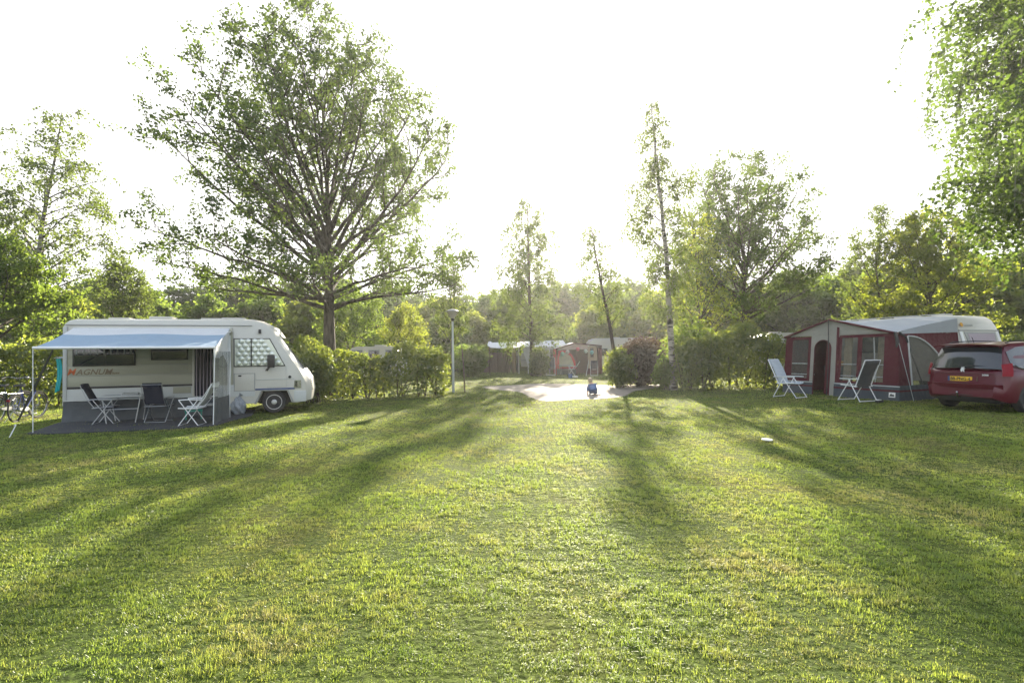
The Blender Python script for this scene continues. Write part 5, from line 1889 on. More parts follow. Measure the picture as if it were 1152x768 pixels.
# ------------------------------------------------------------------ wine-red car
def car():
    CT = R(74)                                   # rear axle direction below +X
    head = Vector((math.sin(CT), math.cos(CT), 0))
    Lc = at(1037, 440, 13.15)
    c0 = Vector((Lc.x, Lc.y, 0)) + Vector((math.cos(CT), -math.sin(CT), 0)) * 0.90
    c0.z = 0.12
    rz = math.atan2(head.y, head.x)
    root = thing('car', 'wine-red people carrier parked at the right edge, seen from behind', 'car', c0, rz)
    # local: x forward from the tail, y to the left side of the car (negative = right flank)
    H, HW, L_ = 1.63, 0.92, 4.50
    # stations along x: (x, z_belt half width, roof z, roof half width, bottom z, waist z)
    # side profile arrays
    xs = [0.0, 0.05, 0.14, 0.26, 0.42, 0.60, 0.75, 0.95, 1.15, 1.45, 1.9, 2.4, 2.85, 3.25, 3.55, 3.85, 4.15, 4.38, 4.48, 4.50]

    def I(x, pts):
        return float(np.interp(x, [a for a, b in pts], [b for a, b in pts]))
    roofz = [(0.14, 0.98), (0.26, 1.50), (0.33, 1.575), (0.6, 1.60), (1.2, 1.635), (2.0, 1.64), (2.6, 1.60), (3.55, 1.10), (4.2, 0.92), (4.45, 0.72), (4.5, 0.5)]
    # body up to the belt line: loft of cross sections
    belt = [(0, 0.93), (0.2, 0.99), (1.0, 1.00), (3.3, 0.97), (3.7, 0.98), (4.2, 0.86), (4.45, 0.68), (4.5, 0.55)]
    halfw = [(0, 0.66), (0.05, 0.76), (0.14, 0.835), (0.26, 0.88), (0.5, 0.91), (1.0, 0.92), (3.6, 0.92), (4.1, 0.86), (4.38, 0.72), (4.5, 0.50)]
    botz = [(0, 0.36), (0.1, 0.28), (0.3, 0.24), (4.0, 0.20), (4.5, 0.26)]
    nseg = 9

    def section(x):
        hw, zb_, zt = I(x, halfw), I(x, botz), I(x, belt)
        out = []
        # right flank bottom -> belt
        prof = [(0.93, 0.0), (0.985, 0.12), (1.0, 0.35), (1.0, 0.60), (0.985, 0.80), (0.955, 0.94), (0.90, 1.0)]
        for k, t in prof:
            out.append((x, -hw * k, zb_ + (zt - zb_) * t))
        for yy in (-0.5, 0, 0.5):
            out.append((x, hw * 0.9 * yy * 1.2, zt + 0.012 * (1 - abs(yy))))
        for k, t in reversed(prof):
            out.append((x, hw * k, zb_ + (zt - zb_) * t))
        return out
    sec = [section(x) for x in xs]
    # tail bulge: bumper and hatch shape
    for i, x in enumerate(xs[:3]):
        for j, p_ in enumerate(sec[i]):
            z = p_[2]
            off = 0.0
            if z > 0.62:
                off = 0.10 * min(1, (z - 0.62) / 0.06) * (1 - x / 0.26) if x < 0.26 else 0
            sec[i][j] = (p_[0] + off + 0.05 * (abs(p_[1]) / HW) ** 2 * 0, p_[1], z)
    n = len(sec[0])
    V_ = [q for s in sec for q in s]
    F_ = [(i * n + j, (i + 1) * n + j, (i + 1) * n + j + 1, i * n + j + 1) for i in range(len(xs) - 1) for j in range(n - 1)]
    F_ = [tuple(reversed(f)) for f in F_]
    F_.append(tuple(range(n)))
    F_.append(tuple(reversed([(len(xs) - 1) * n + j for j in range(n)])))
    F_ += [tuple([i * n, (i + 1) * n, (i + 1) * n + n - 1, i * n + n - 1]) for i in range(len(xs) - 1)]
    body = MB().add(V_, F_, 0, True).build('body', M['red_paint'], root)
    bm_ = body.modifiers.new('cut', 'BOOLEAN')
    # wheel arches cut by cylinders (applied below)
    cyl = MB()
    for wx in (0.80, 3.53):
        cyl.lathe([(0.375, -1.2), (0.375, 1.2)], 40, 0, Matrix.Translation((wx, 0, 0.32)) @ Matrix.Rotation(R(90), 4, 'X'), False)
    co = cyl.build('arch_cutter', M['black'])
    co.parent = root
    bpy.context.view_layer.update()
    bm_.object = co
    bm_.operation = 'DIFFERENCE'
    bm_.solver = 'EXACT'
    bpy.context.view_layer.update()
    dg = bpy.context.evaluated_depsgraph_get()
    me = bpy.data.meshes.new_from_object(body.evaluated_get(dg))
    body.modifiers.clear()
    body.data = me
    bpy.data.objects.remove(co)
    # greenhouse
    gx_ = [0.10, 0.20, 0.34, 0.50, 0.9, 1.4, 2.0, 2.5, 2.75, 3.0, 3.25, 3.5]
    zr = [(0.10, 1.00), (0.20, 1.30), (0.34, 1.545), (0.50, 1.585), (0.9, 1.615), (1.4, 1.635), (2.0, 1.63), (2.5, 1.575), (2.75, 1.49), (3.0, 1.36), (3.25, 1.20), (3.5, 1.02)]
    V_, k_ = [], 0
    NN = 11
    for x in gx_:
        zt = I(x, zr)
        zb_ = I(x, belt) - 0.03
        hb = I(x, halfw) * 0.93
        f_ = (zt - zb_) / 0.62
        ht = hb - 0.17 * min(1, max(0, f_))
        ringp = [(-hb, zb_), (-hb + (hb - ht) * 0.5, zb_ + (zt - zb_) * 0.5), (-ht, zb_ + (zt - zb_) * 0.88), (-ht + 0.07, zb_ + (zt - zb_) * 0.97), (-ht * 0.5, zt), (0, zt + 0.012),
                 (ht * 0.5, zt), (ht - 0.07, zb_ + (zt - zb_) * 0.97), (ht, zb_ + (zt - zb_) * 0.88), (hb - (hb - ht) * 0.5, zb_ + (zt - zb_) * 0.5), (hb, zb_)]
        V_ += [(x + 0.13 * min(1, abs(a) / max(hb, 0.1)) ** 3 * max(0, 1 - (x - 0.10) / 0.5), a, b) for a, b in ringp]
    F_ = [(i * NN + j + 1, i * NN + j, (i + 1) * NN + j, (i + 1) * NN + j + 1)[::-1] for i in range(len(gx_) - 1) for j in range(NN - 1)]
    F_.append(tuple(reversed(range(NN))))
    MB().add(V_, F_, 0, True).build('roof', M['red_paint'], root)
    # spoiler lip over the rear window
    MB().sheet(lambda u, v: (0.13 + 0.30 * v + 0.05 * (2 * u - 1) ** 2, (2 * u - 1) * 0.70, 1.555 + 0.035 * v - 0.04 * (2 * u - 1) ** 4), 20, 4, 0.03).build('spoiler', M['red_paint'], root)

    # rear window: curved dark glass laid on the tail
    def rearwin(u, v, o=0.0):
        s = 2 * u - 1
        z = 1.02 + 0.49 * v
        half = 0.75 - 0.11 * v
        x = float(np.interp(z, [1.0, 1.30, 1.545], [0.10, 0.20, 0.34])) + 0.085 * abs(s) ** 3 - 0.030 - o
        return Vector((x, s * half, z - 0.02 * s * s * (1 - v)))
    MB().sheet(lambda u, v: rearwin(1 - u, v, 0.0), 24, 8, 0.012).build('rear_window', M['glass'], root)
    # wiper
    MB().tube([Vector((0.075, 0.02, 1.05)), Vector((0.085, -0.22, 1.085)), Vector((0.115, -0.42, 1.075))], [0.016, 0.010, 0.006], 6).build('wiper', M['black'], root)
    # side windows on both flanks
    for sgn in (-1, 1):
        def sw(xa, xb, cut):
            def fn(u, v):
                x = xa + (xb - xa) * u
                zb_ = I(x, belt) + 0.02
                zt = I(x, zr)
                top = zb_ + (zt - zb_) * 0.84
                if cut == 'rear':
                    t_ = min(1, u / 0.45)
                    zb2 = zb_ + 0.10 * (1 - t_) ** 2
                    top = zb2 + (top - zb2) * (0.82 + 0.18 * t_)
                else:
                    zb2 = zb_
                z = zb2 + (top - zb2) * v
                hb = I(x, halfw) * 0.93
                ht = hb - 0.17 * min(1, (zt - I(x, belt) + 0.03) / 0.62)
                f_ = (z - (I(x, belt) - 0.03)) / (zt - I(x, belt) + 0.03)
                y = hb + (ht - hb) * min(1, f_ / 0.88)
                return Vector((x, sgn * (y + 0.010), z))
            return fn
        for xa, xb, cut in ((0.37, 1.12, 'rear'), (1.20, 2.02, ''), (2.10, 2.72, '')):
            m_ = MB()
            fn = sw(xa, xb, cut)
            m_.sheet(fn if sgn < 0 else (lambda u, v, fn=fn: fn(1 - u, v)), 10, 5, 0.006)
            m_.build('side_window', M['glass'], root)
        # chrome line under the windows
        ln = [Vector((x, sgn * (I(x, halfw) * 0.93 + 0.006), I(x, belt) + (0.10 * max(0, 1 - (x - 0.40) / 0.33) ** 2 if x < 0.75 else 0) + 0.005)) for x in np.linspace(0.40, 2.9, 26)]
        MB().tube(ln, 0.012, 6).build('chrome_trim', M['chrome'], root)
        # roof rail
        MB().tube([Vector((0.55, sgn * 0.60, 1.60)), Vector((0.7, sgn * 0.61, 1.645)), Vector((1.5, sgn * 0.61, 1.67)), Vector((2.2, sgn * 0.60, 1.655)), Vector((2.35, sgn * 0.59, 1.61))], 0.014, 6).build('roof_rail', M['black'], root)
        # tail lamp wrapping the corner

        def lamp(u, v):
            a_ = u
            s_ = a_ * 4
            x = float(np.interp(s_, range(5), [0.128, 0.158, 0.190, 0.225, 0.265])) + 0.05 * v - 0.006
            y = float(np.interp(s_, range(5), [0.765, 0.805, 0.843, 0.868, 0.886])) - 0.055 * max(0, v - 0.35) - 0.004
            z = 0.84 + 0.27 * v + 0.03 * a_ * v
            return Vector((x, sgn * y, z))
        m_ = MB()
        m_.sheet((lambda u, v: lamp(1 - u, v)) if sgn < 0 else lamp, 10, 6, 0.02)
        tl = m_.build('tail_lamp', M['red_lamp'], root)
        MB().sheet((lambda u, v: lamp(0.35 * (1 - u) + 0.02, 0.42 + 0.22 * v) - Vector((0.012, 0, 0))) if sgn < 0 else (lambda u, v: lamp(0.35 * u + 0.02, 0.42 + 0.22 * v) - Vector((0.012, 0, 0))), 6, 3, 0.01).build('reversing_lens', M['lilac'], tl)

    # number plate with the recess and the blue band
    PM = Matrix.Translation((0.073, 0.06, 0.76)) @ Matrix.Rotation(R(-90), 4, 'Z') @ Matrix.Rotation(R(90), 4, 'X')
    pl = MB().rbox(-0.26, 0.26, -0.055, 0.055, -0.002, 0.008, 0.004, 0, PM).build('number_plate', M['yellow_plate'], root)
    MB().box(-0.262, -0.215, -0.056, 0.056, 0.006, 0.0105, 0, PM).build('country_band', M['blue_stripe'], pl)
    text_mesh('plate_letters', '88-PNG-4', 0.105, M['black'], pl, PM @ Matrix.Translation((-0.205, -0.037, 0.0095)), 0.001, 0, 0.003, 0.98)
    # tailgate line, handle recess, badge
    MB().tube([Vector((0.085, -0.62, 0.66)), Vector((0.060, -0.3, 0.655)), Vector((0.055, 0.3, 0.655)), Vector((0.085, 0.62, 0.66))], 0.006, 4).build('tailgate_seam', M['black'], root)
    MB().tube([Vector((0.075, -0.66, 0.90)), Vector((0.072, -0.3, 0.905)), Vector((0.072, 0.3, 0.905)), Vector((0.075, 0.66, 0.90))], 0.009, 6).build('tailgate_crease', M['red_paint'], root)
    # badge: an upright heraldic beast reduced to its silhouette
    lion = [(-0.030, -0.045), (-0.012, -0.045), (-0.006, -0.02), (0.006, -0.022), (0.012, -0.045), (0.032, -0.045), (0.022, -0.015), (0.022, 0.005), (0.044, 0.012), (0.040, 0.022),
            (0.018, 0.022), (0.016, 0.030), (0.034, 0.036), (0.030, 0.046), (0.010, 0.050), (-0.012, 0.048), (-0.020, 0.030), (-0.028, 0.005), (-0.040, -0.010), (-0.036, -0.022), (-0.026, -0.016)]
    BM_ = Matrix.Translation((0.080, 0.0, 0.985)) @ Matrix.Rotation(R(-90), 4, 'Z') @ Matrix.Rotation(R(90), 4, 'X')
    MB().prism([(a * 1.25, b * 1.25) for a, b in lion], 0, 0.010, 0, 'z', BM_).build('badge', M['white_metal'], root)
    text_mesh('model_number', '5008', 0.055, M['white_metal'], root, Matrix.Translation((0.073, -0.40, 0.845)) @ Matrix.Rotation(R(-90), 4, 'Z') @ Matrix.Rotation(R(90), 4, 'X'), 0.003, 0, 0.001, 1.2)
    # bumper step and lower dark valance, tow ball, reflectors
    MB().sheet(lambda u, v: (-0.012 + 0.10 * abs(2 * u - 1) ** 3 + 0.02 * v, -(2 * u - 1) * 0.80, 0.655 - 0.10 * v), 24, 3, 0.02).build('bumper', M['red_paint'], root)
    MB().sheet(lambda u, v: (0.012 + 0.10 * abs(2 * u - 1) ** 3 + 0.05 * v, -(2 * u - 1) * 0.70, 0.40 - 0.14 * v), 24, 3, 0.02).build('valance', M['black'], root)
    MB().tube([Vector((0.10, 0.03, 0.33)), Vector((-0.06, 0.03, 0.34)), Vector((-0.09, 0.03, 0.42))], [0.02, 0.018, 0.014], 8).lathe([(0.005, -0.026), (0.02, -0.018), (0.027, 0), (0.02, 0.018), (0.005, 0.026)], 12, 0, Matrix.Translation((-0.09, 0.03, 0.445))).build('tow_ball', M['chrome'], root)
    MB().tube([Vector((0.068, -0.30, 0.70)), Vector((0.064, -0.305, 0.76)), Vector((0.066, -0.31, 0.82))], 0.007, 6).build('handle', M['chrome'], root)
    MB().bar((0.5, -0.0, 1.60), (0.42, -0.0, 1.76), 0.006).build('aerial', M['black'], root)
    # underbody and wheels
    MB().box(0.25, 4.2, -0.62, 0.62, 0.20, 0.55).build('underbody', M['black'], root)
    for wx in (0.80, 3.53):
        for s in (-1, 1):
            T = Matrix.Translation((wx, s * 0.78, 0.325)) @ Matrix.Rotation(R(90) if s < 0 else R(-90), 4, 'X')
            w_ = MB().lathe([(0.20, -0.10), (0.29, -0.105), (0.318, -0.08), (0.325, 0), (0.318, 0.08), (0.29, 0.105), (0.215, 0.10)], 40, 0, T).build('wheel', M['dark_rubber'], root)
            rm = MB().lathe([(0.218, 0.07), (0.222, 0.104), (0.205, 0.104), (0.195, 0.05), (0.02, 0.04)], 36, 1, T)
            for k in range(6):
                a_ = k * PI / 3
                T2 = T @ Matrix.Rotation(a_, 4, 'Z')
                rm.rbox(0.04, 0.205, -0.030, 0.030, 0.055, 0.088, 0.01, 0, T2)
            rm.lathe([(0.055, 0.05), (0.055, 0.095), (0.03, 0.10), (0.005, 0.10)], 16, 0, T)
            rm.build('rim', [M['steel_rim'], M['black']], w_)
    # door mirror and handles
    for s in (-1, 1):
        MB().rbox(2.78, 2.92, s * 0.93 - 0.10, s * 0.93 + 0.10, 1.0, 1.15, 0.04).build('mirror', M['red_paint'], root)
        MB().rbox(1.28, 1.46, s * 0.925 - 0.015, s * 0.925 + 0.015, 0.86, 0.885, 0.01).build('door_handle', M['chrome'], root)
    return root


car()

# ------------------------------------------------------------------ middle ground and far things
def street_lamp():
    b = gx(509.5, 21.3)
    root = thing('street_lamp', 'grey street lamp with cone-shaped glass head behind the hedge end', 'street lamp', b)
    MB().tube([(0, 0, 0), (0, 0, 1.0), (0, 0, 3.0)], [0.055, 0.052, 0.042], 14).build('pole', M['light_grey'], root)
    h = MB().lathe([(0.04, 2.95), (0.085, 3.0), (0.085, 3.03), (0.05, 3.10)], 20).build('collar', M['black'], root)
    MB().lathe([(0.07, 3.08), (0.24, 3.36), (0.23, 3.37), (0.06, 3.10)], 28).build('lamp_glass', mat('opal_glass', (0.62, 0.60, 0.54), 0.25, transl=0.5), root)
    MB().lathe([(0.27, 3.36), (0.275, 3.38), (0.16, 3.44), (0.05, 3.47), (0.01, 3.475)], 28).build('lamp_cap', M['trim_grey'], root)
    return root


street_lamp()
s0, s1 = gnd(523, 441.5), at(519.3, 388, 21.4)
o = MB().tube([Vector((0, 0, -0.05)), (s1 - s0) * 0.5 + Vector((0.02, 0, 0)), s1 - s0], [0.028, 0.026, 0.022], 7).build('stake', M['wood'])
o.location = s0
tag(o, 'thin leaning wooden stake standing in the grass right of the street lamp', 'stake')


def screen_fence():
    a, b = gnd(531, 419), gnd(570, 418.6)
    L_ = (b - a).length
    root = thing('screen_fence', 'grey-brown reed screen fence left of the far awning', 'fence', a, math.atan2(b.y - a.y, b.x - a.x))
    n = 120

    def fn(u, v):
        return Vector((L_ * u, 0.02 * math.sin(u * 150), 1.62 * v + 0.02 * math.sin(u * 40) * v))
    MB().sheet(fn, n, 3, 0.02).build('reed_panel', M['reed'], root)
    for k in range(5):
        x = L_ * k / 4
        MB().bar((x, -0.05, 0), (x, -0.05, 1.68), 0.03).build('post', M['wood'], root)
    return root


screen_fence()


def far_awning():
    Yc = 39.0
    a = at(548, 391, Yc)
    b = at(637, 390, Yc)
    L_ = b.x - a.x
    root = thing('sun_canopy', 'pale blue-white caravan canopy roof on poles in the middle distance', 'canopy', (a.x, Yc, 0))

    def fn(u, v):
        zf = 2.02 - 0.20 * v ** 1 * 0 + 0.04 * math.sin(u * 11)
        sag = -0.10 * math.sin(u * PI * 2.0) ** 2
        return Vector((L_ * u, 2.6 * v - 0.2, 2.02 + 0.42 * v + sag * (1 - v) + (0.10 if u < 0.04 else 0) + 0.12 * u))
    MB().sheet(fn, 40, 8, 0.03).build('canopy_roof', M['white_fabric'], root)
    for px_ in (551, 571, 577, 583.5, 594, 618):
        x = at(px_, 396, Yc).x - a.x
        MB().bar((x, -0.15, 0), (x, -0.15, 2.1), 0.03).build('pole', M['white_metal'] if px_ > 580 else M['wood'], root)
    for x0, x1, m_ in ((569, 574, 'reed'), (576, 580, 'curtain'), (581, 583, 'navy')):
        xa, xb = at(x0, 396, Yc).x - a.x, at(x1, 396, Yc).x - a.x
        MB().sheet(lambda u, v: (xa + (xb - xa) * u, 0.05 * math.sin(u * 20), 0.1 + 1.85 * v), 10, 4, 0.02).build('curtain', M[m_], root)
    # slanting white side sail
    q = [(at(587, 396, Yc).x - a.x, 0.1, 1.95), (at(600, 396, Yc).x - a.x, 0.1, 1.95), (at(601, 396, Yc).x - a.x, 0.1, 0.45), (at(595, 396, Yc).x - a.x, 0.1, 0.35)]
    MB().add([Vector(p_) for p_ in q] + [Vector(p_) + Vector((0, 0.02, 0)) for p_ in q],
             [(0, 1, 2, 3), (7, 6, 5, 4), (0, 4, 5, 1), (1, 5, 6, 2), (2, 6, 7, 3), (3, 7, 4, 0)]).build('side_sail', M['white_fabric'], root)
    return root


far_awning()


def simple_caravan(label, px0, px1, Y, top, rz=0.0, W_=2.1, group=None, body='white_paint'):
    a, b = at(px0, 396, Y), at(px1, 396, Y)
    L_ = b.x - a.x
    root = thing('caravan', label, 'caravan', (a.x, Y, float(terr(a.x))), rz, group)
    pr = [(0.05, 0.45), (0.0, 1.0), (0.12, top - 0.32), (0.35, top - 0.06), (0.6, top), (L_ - 0.6, top), (L_ - 0.3, top - 0.06), (L_ - 0.08, top - 0.35), (L_, 1.0), (L_ - 0.05, 0.45)]
    MB().prism(pr, 0, W_).build('body', M[body], root)
    for k in range(3):
        x0 = L_ * (0.12 + 0.30 * k)
        w_ = MB().rbox(x0, x0 + L_ * 0.2, -0.02, 0.01, 1.25, 1.85, 0.02).build('window', M['trim_grey'], root)
        MB().rbox(x0 + 0.05, x0 + L_ * 0.2 - 0.05, -0.03, -0.018, 1.30, 1.80, 0.008).build('pane', M['glass'], w_)
    MB().rbox(0.03, L_ - 0.03, -0.015, 0.01, 0.95, 1.0, 0.006).build('moulding', M['trim_grey'], root)
    MB().rbox(L_ * 0.45, L_ * 0.45 + 0.5, W_ * 0.4, W_ * 0.4 + 0.5, top, top + 0.08, 0.02).build('roof_hatch', M['white_paint'], root)
    for s in (0.2, W_ - 0.2):
        T = Matrix.Translation((L_ * 0.5, s, 0.31)) @ Matrix.Rotation(R(90), 4, 'X')
        MB().lathe([(0.1, -0.08), (0.29, -0.09), (0.31, 0), (0.29, 0.09), (0.1, 0.08)], 24, 0, T).build('wheel', M['dark_rubber'], root)
    return root


simple_caravan('white caravan hidden behind the left hedge with only its roof showing', 388, 451, 25.5, 2.02)
simple_caravan('white caravan behind the pale canopy, under the far trees', 586, 631, 42.5, 2.30)
simple_caravan('white caravan far behind, its roof showing above the pale canopy', 609, 632, 54.0, 3.25)
simple_caravan('long pale caravan behind the red-framed tent and purple bush', 662, 731, 39.0, 2.62)
simple_caravan('white caravan end peeping over the right hedge beside the maroon tent', 857, 905, 27.0, 2.38)
simple_caravan('white caravan glimpsed between leaves at the left edge', -40, 12, 26.0, 2.0)


def red_tent():
    Y = 36.6
    a = at(625.5, 396, Y)
    px = lambda q: at(q, 396, Y).x - a.x
    zz = lambda y: at(640, y, Y).z
    root = thing('gable_tent', 'red-edged awning tent with dark open front and balloons under its gable', 'tent', (a.x, Y, 0))
    L_ = px(677)
    xr = px(646)
    e0, e1, rz_ = zz(392), zz(389.5), zz(386)
    # roof
    def roof(u, v):
        x = L_ * u
        z = e0 + (rz_ - e0) * (x / xr) if x < xr else rz_ + (e1 - rz_) * (x - xr) / (L_ - xr)
        return Vector((x, 2.6 * v - 0.05, z + 0.10 * v))
    MB().sheet(roof, 24, 6, 0.02).build('roof', M['roof_grey'], root)
    MB().tube([Vector((0, -0.07, e0)), Vector((xr, -0.07, rz_)), Vector((L_, -0.07, e1))], 0.045, 6).build('gable_piping', M['brown_dark'], root)
    # pink-white gable strip
    g_ = [(0.08, e0 - 0.06), (xr, rz_ - 0.04), (px(661), rz_ - 0.12), (px(661), zz(393)), (0.10, zz(393.3))]
    MB().prism(g_, -0.03, -0.01).build('gable', mat('pale_pink_canvas', (0.62, 0.50, 0.48), 0.8, transl=0.3), root)
    MB().box(0, L_, 2.3, 2.32, 0, e0).build('back_wall', M['brown_dark'], root)
    MB().box(0.0, 0.02, 0, 2.3, 0, e0 - 0.03).build('side_wall', M['pink_red'], root)
    MB().box(L_ - 0.02, L_, 0, 2.3, 0, e1 - 0.05).build('side_wall', M['brown_dark'], root)
    # red curved window front at the left
    yb = 414.5
    arc = [(px(624.2), zz(yb)), (px(627.5), zz(394))]
    outer = [(px(624.2), zz(414.5)), (px(626.8), zz(402)), (px(628.5), zz(394.2)), (px(638), zz(394)), (px(643.5), zz(399)), (px(646.8), zz(406)), (px(648), zz(414.5))]
    MB().prism(outer, -0.05, -0.02).build('red_front', M['pink_red'], root)
    inner = [(px(629), zz(412.5)), (px(629), zz(402)), (px(631), zz(397)), (px(637), zz(396.5)), (px(642), zz(401)), (px(645), zz(409)), (px(645.2), zz(412.5))]
    MB().prism(inner, -0.065, -0.052).build('film_window', mat('bright_net_window', (0.52, 0.50, 0.38), 0.8, var=0.5, vscale=3, transl=0.4), root)
    MB().box(px(626), px(648), -0.045, -0.02, 0, zz(414.6)).build('skirt', M['slate'], root)
    MB().bar((px(648.5), -0.05, 0), (px(648.5), -0.05, zz(393)), 0.04).build('pole', M['maroon'], root)
    # beige panel with dark small window at the right
    q = [(px(661.5), zz(414.5)), (px(661), zz(390)), (px(671), zz(389.8)), (px(672.5), zz(414.5))]
    MB().prism(q, -0.05, -0.02).build('beige_panel', M['beige'], root)
    w_ = MB().rbox(px(664), px(667.5), -0.07, -0.05, zz(402), zz(391.8), 0.02).build('small_window', M['black'], root)
    MB().box(px(672.7), px(677), -0.05, -0.02, 0.1, e1 - 0.15).build('red_panel', M['maroon'], root)
    MB().box(px(660), px(677), -0.04, -0.02, 0, zz(414.7)).build('skirt', M['brown_dark'], root)
    MB().tube([Vector((px(662), -0.1, zz(405))), Vector((px(653), -2.6, 0))], 0.02, 5).build('guy_line', M['light_grey'], root)
    return a.x, Y, zz, px


ax_, ty_, tz_, tpx = red_tent()
for (bx_, by_, col, lb) in ((650, 392.5, (0.60, 0.03, 0.10), 'round red paper balloon hanging at the middle of the red tent gable'),
                            (638.5, 395.8, (0.65, 0.55, 0.55), 'pale pink balloon hanging over the curved red window'),
                            (632.8, 397.8, (0.35, 0.60, 0.52), 'mint green balloon hanging at the left of the red tent'),
                            (659, 395.0, (0.60, 0.66, 0.60), 'white-green balloon hanging right of the red balloon'),
                            (665.8, 396.3, (0.30, 0.58, 0.60), 'light blue balloon hanging before the beige tent panel')):
    c_ = at(bx_, by_, ty_ - 0.35)
    mb = MB().lathe([(0.005, -0.17), (0.03, -0.155), (0.10, -0.10), (0.14, -0.02), (0.135, 0.05), (0.09, 0.115), (0.01, 0.14)], 16)
    mb.tube([(0, 0, 0.13), (0, 0.05, 0.32)], 0.004, 4)
    o = mb.build('balloon', mat('balloon_skin', col, 0.4, var=0.03, transl=0.35))
    o.location = c_
    tag(o, lb, 'balloon', 'balloons under the red tent gable')

EQ = gnd(619.5, 422.3)
recliner('white and grey garden recliner left of the red-edged tent', EQ, R(-95), M['slate'], 1.05)
g = gnd(636, 421.5)
tb = table('camping_table', 'small white table in front of the red curved tent window', g, 0.1, 0.9, 0.6, 0.7)
webchair('folding_chair', 'white folding chair beside the small table at the red tent', gnd(643, 422), R(170), M['slate'], M['white_metal'], 0.5)
webchair('folding_chair', 'dark folding chair before the beige panel of the red tent', gnd(668.5, 422.5), R(-100), M['navy'], M['white_metal'], 0.3)
o = MB().lathe([(0.11, 0), (0.14, 0.24), (0.15, 0.25), (0.135, 0.25), (0.10, 0.02)], 20).build('bucket', M['blue_plastic'])
o.location = gnd(641.5, 425)
tag(o, 'blue plastic bucket on the grass before the red-edged tent', 'bucket')
o = MB().rbox(-0.22, 0.22, -0.15, 0.15, 0, 0.10, 0.03).build('white_basin', M['paper'])
o.location = gnd(646, 424.5)
tag(o, 'white shallow basin beside the blue bucket', 'basin')
# flower-like tuft: small pale shrub before the caravan
bush('bush', 'pale upright shrub behind the red-edged tent roof', 'bush', gx(644, 41), 0.6, 3.3, 79, leaf='bright_leaf', n=2500, lsize=0.16)


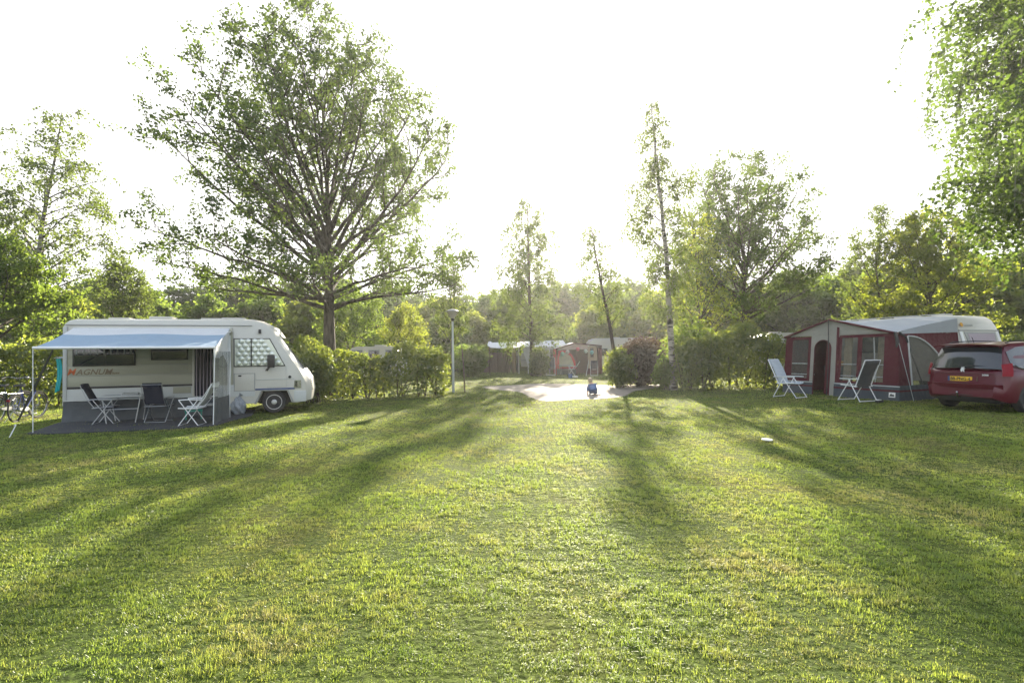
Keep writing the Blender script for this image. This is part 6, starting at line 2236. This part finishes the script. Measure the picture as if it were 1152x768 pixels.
# ------------------------------------------------------------------ the squatting toddler on the sand
def toddler():
    b = gnd(666.5, 444.3)
    root = thing('person', 'small fair-haired child in a blue jacket squatting on the sand, seen from behind', 'person', b, R(0))

    def skin_obj(name, verts, edges, rad, m, sub=2, root_i=0):
        me = bpy.data.meshes.new(name)
        me.from_pydata([Vector(v) for v in verts], edges, [])
        o = bpy.data.objects.new(name, me)
        C.objects.link(o)
        o.parent = root
        sk = o.modifiers.new('s', 'SKIN')
        sk.use_smooth_shade = True
        for i, r in enumerate(rad):
            me.skin_vertices[0].data[i].radius = (r, r) if not hasattr(r, '__len__') else r
            me.skin_vertices[0].data[i].use_root = (i == root_i)
        ss = o.modifiers.new('u', 'SUBSURF')
        ss.levels = ss.render_levels = sub
        bpy.context.view_layer.update()
        m2 = bpy.data.meshes.new_from_object(o.evaluated_get(bpy.context.evaluated_depsgraph_get()))
        o.modifiers.clear()
        o.data = m2
        m2.materials.clear()
        m2.materials.append(m)
        return o
    # the child faces away (+y) and a little to the left (-x); hips low, knees up, left hand on the sand
    v = [(0.02, -0.06, 0.15),                      # 0 pelvis
         (0.015, -0.05, 0.24), (-0.01, 0.00, 0.34), (-0.03, 0.035, 0.40), (-0.04, 0.05, 0.43),   # spine, neck
         (-0.055, 0.065, 0.50), (-0.06, 0.07, 0.545),                                   # head
         (0.09, 0.0, 0.15), (0.11, 0.15, 0.24), (0.10, 0.07, 0.07), (0.10, 0.10, 0.03), (0.11, 0.17, 0.02),      # right leg
         (-0.05, 0.0, 0.15), (-0.08, 0.15, 0.24), (-0.07, 0.07, 0.07), (-0.07, 0.10, 0.03), (-0.08, 0.17, 0.02),  # left leg
         (0.075, 0.02, 0.37), (0.12, 0.08, 0.28), (0.10, 0.19, 0.26),                                 # right arm
         (-0.11, 0.02, 0.36), (-0.155, 0.06, 0.24), (-0.15, 0.12, 0.10), (-0.15, 0.13, 0.05)]                    # left arm to the sand
    e = [(0, 1), (1, 2), (2, 3), (3, 4), (4, 5), (5, 6), (0, 7), (7, 8), (8, 9), (9, 10), (10, 11), (0, 12), (12, 13), (13, 14), (14, 15), (15, 16),
         (3, 17), (17, 18), (18, 19), (3, 20), (20, 21), (21, 22), (22, 23)]
    r = [0.085, 0.085, 0.08, 0.05, 0.032, 0.075, 0.065, 0.06, 0.045, 0.035, 0.028, 0.022, 0.06, 0.045, 0.035, 0.028, 0.022, 0.035, 0.028, 0.02, 0.035, 0.028, 0.02, 0.016]
    body = skin_obj('body', v, e, r, M['skin'])
    # fingers of the hand on the sand, part of the same mesh set as small chains
    # clothing: jacket over torso and arms, trousers over hips and legs, shoes
    jv = [v[0], v[1], v[2], (-0.03, 0.03, 0.405), (0.07, 0.02, 0.37), (0.12, 0.08, 0.28), (0.105, 0.17, 0.265), (-0.105, 0.02, 0.36), (-0.155, 0.06, 0.24), (-0.15, 0.11, 0.125)]
    je = [(0, 1), (1, 2), (2, 3), (3, 4), (4, 5), (5, 6), (3, 7), (7, 8), (8, 9)]
    jr = [(0.14, 0.125), 0.145, 0.135, 0.085, 0.048, 0.038, 0.030, 0.048, 0.038, 0.030]
    skin_obj('jacket', jv, je, jr, M['jacket'])
    tv = [v[0], v[7], v[8], v[9], (0.10, 0.09, 0.045), v[12], v[13], v[14], (-0.07, 0.09, 0.045)]
    te = [(0, 1), (1, 2), (2, 3), (3, 4), (0, 5), (5, 6), (6, 7), (7, 8)]
    skin_obj('trousers', tv, te, [0.10, 0.072, 0.057, 0.046, 0.038, 0.072, 0.057, 0.046, 0.038], M['trousers'])
    for x in (0.105, -0.075):
        MB().rbox(x - 0.033, x + 0.033, 0.06, 0.21, 0.0, 0.055, 0.022).build('shoe', M['trim_grey'], root)
    # hair: a cap over the back and top of the head
    bm = bmesh.new()
    bmesh.ops.create_uvsphere(bm, u_segments=24, v_segments=16, radius=1)
    for q in list(bm.verts):
        c_ = q.co
        if c_.y > 0.55 and c_.z < 0.35:
            bm.verts.remove(q)
            continue
        k = 1 + 0.03 * math.sin(c_.x * 21 + c_.z * 3) + 0.02 * math.sin(c_.z * 17)
        q.co = Vector((-0.058 + c_.x * 0.080 * k, 0.062 + c_.y * 0.088 * k, 0.520 + c_.z * 0.088 * k - (0.02 if c_.y < 0 and c_.z < 0 else 0)))
    MB().frombm(bm, 0, None, True).build('hair', M['blond'], root)
    # ears and face
    f = MB()
    for s in (-1, 1):
        f.lathe([(0.002, -0.006), (0.014, -0.003), (0.016, 0.003), (0.004, 0.006)], 10, 0, Matrix.Translation((-0.058 + s * 0.088, 0.08, 0.51)) @ Matrix.Rotation(R(90), 4, 'Y'))
    f.build('ears', M['skin'], root)
    fc = MB().lathe([(0.002, 0.016), (0.010, 0.004), (0.011, -0.006)], 10, 0, Matrix.Translation((-0.062, 0.150, 0.51)) @ Matrix.Rotation(R(-90), 4, 'X'))
    for s in (-1, 1):
        fc.lathe([(0.002, 0.006), (0.009, 0.002), (0.009, -0.006)], 10, 1, Matrix.Translation((-0.062 + s * 0.028, 0.138, 0.525)) @ Matrix.Rotation(R(-90), 4, 'X'))
    fc.build('face', [M['skin'], M['black']], root)
    hd = MB()
    for k in range(5):
        a_ = R(40 + k * 25)
        hd.tube([(-0.15, 0.13, 0.05), (-0.15 + 0.02 * math.cos(a_), 0.135 + 0.02 * math.sin(a_), 0.03), (-0.15 + 0.038 * math.cos(a_), 0.135 + (0.03 + 0.008 * (k == 2)) * math.sin(a_), 0.008)], [0.009, 0.008, 0.005], 6)
        hd.tube([(0.10, 0.19, 0.26), (0.10 + 0.02 * math.cos(a_), 0.205 + 0.012 * math.sin(a_), 0.255), (0.10 + 0.03 * math.cos(a_), 0.215 + 0.02 * math.sin(a_), 0.235)], [0.009, 0.008, 0.005], 6)
    hd.build('fingers', M['skin'], root)
    root.scale = (1.08, 1.08, 1.08)
    return root


toddler()
o = MB().rbox(-0.16, 0.16, -0.1, 0.1, 0, 0.03, 0.01).build('toy_board', M['wood'])
o.location = gnd(670, 444.6) + Vector((0, -0.1, 0.012))
tag(o, 'flat brown toy lying on the sand under the squatting child', 'toy')
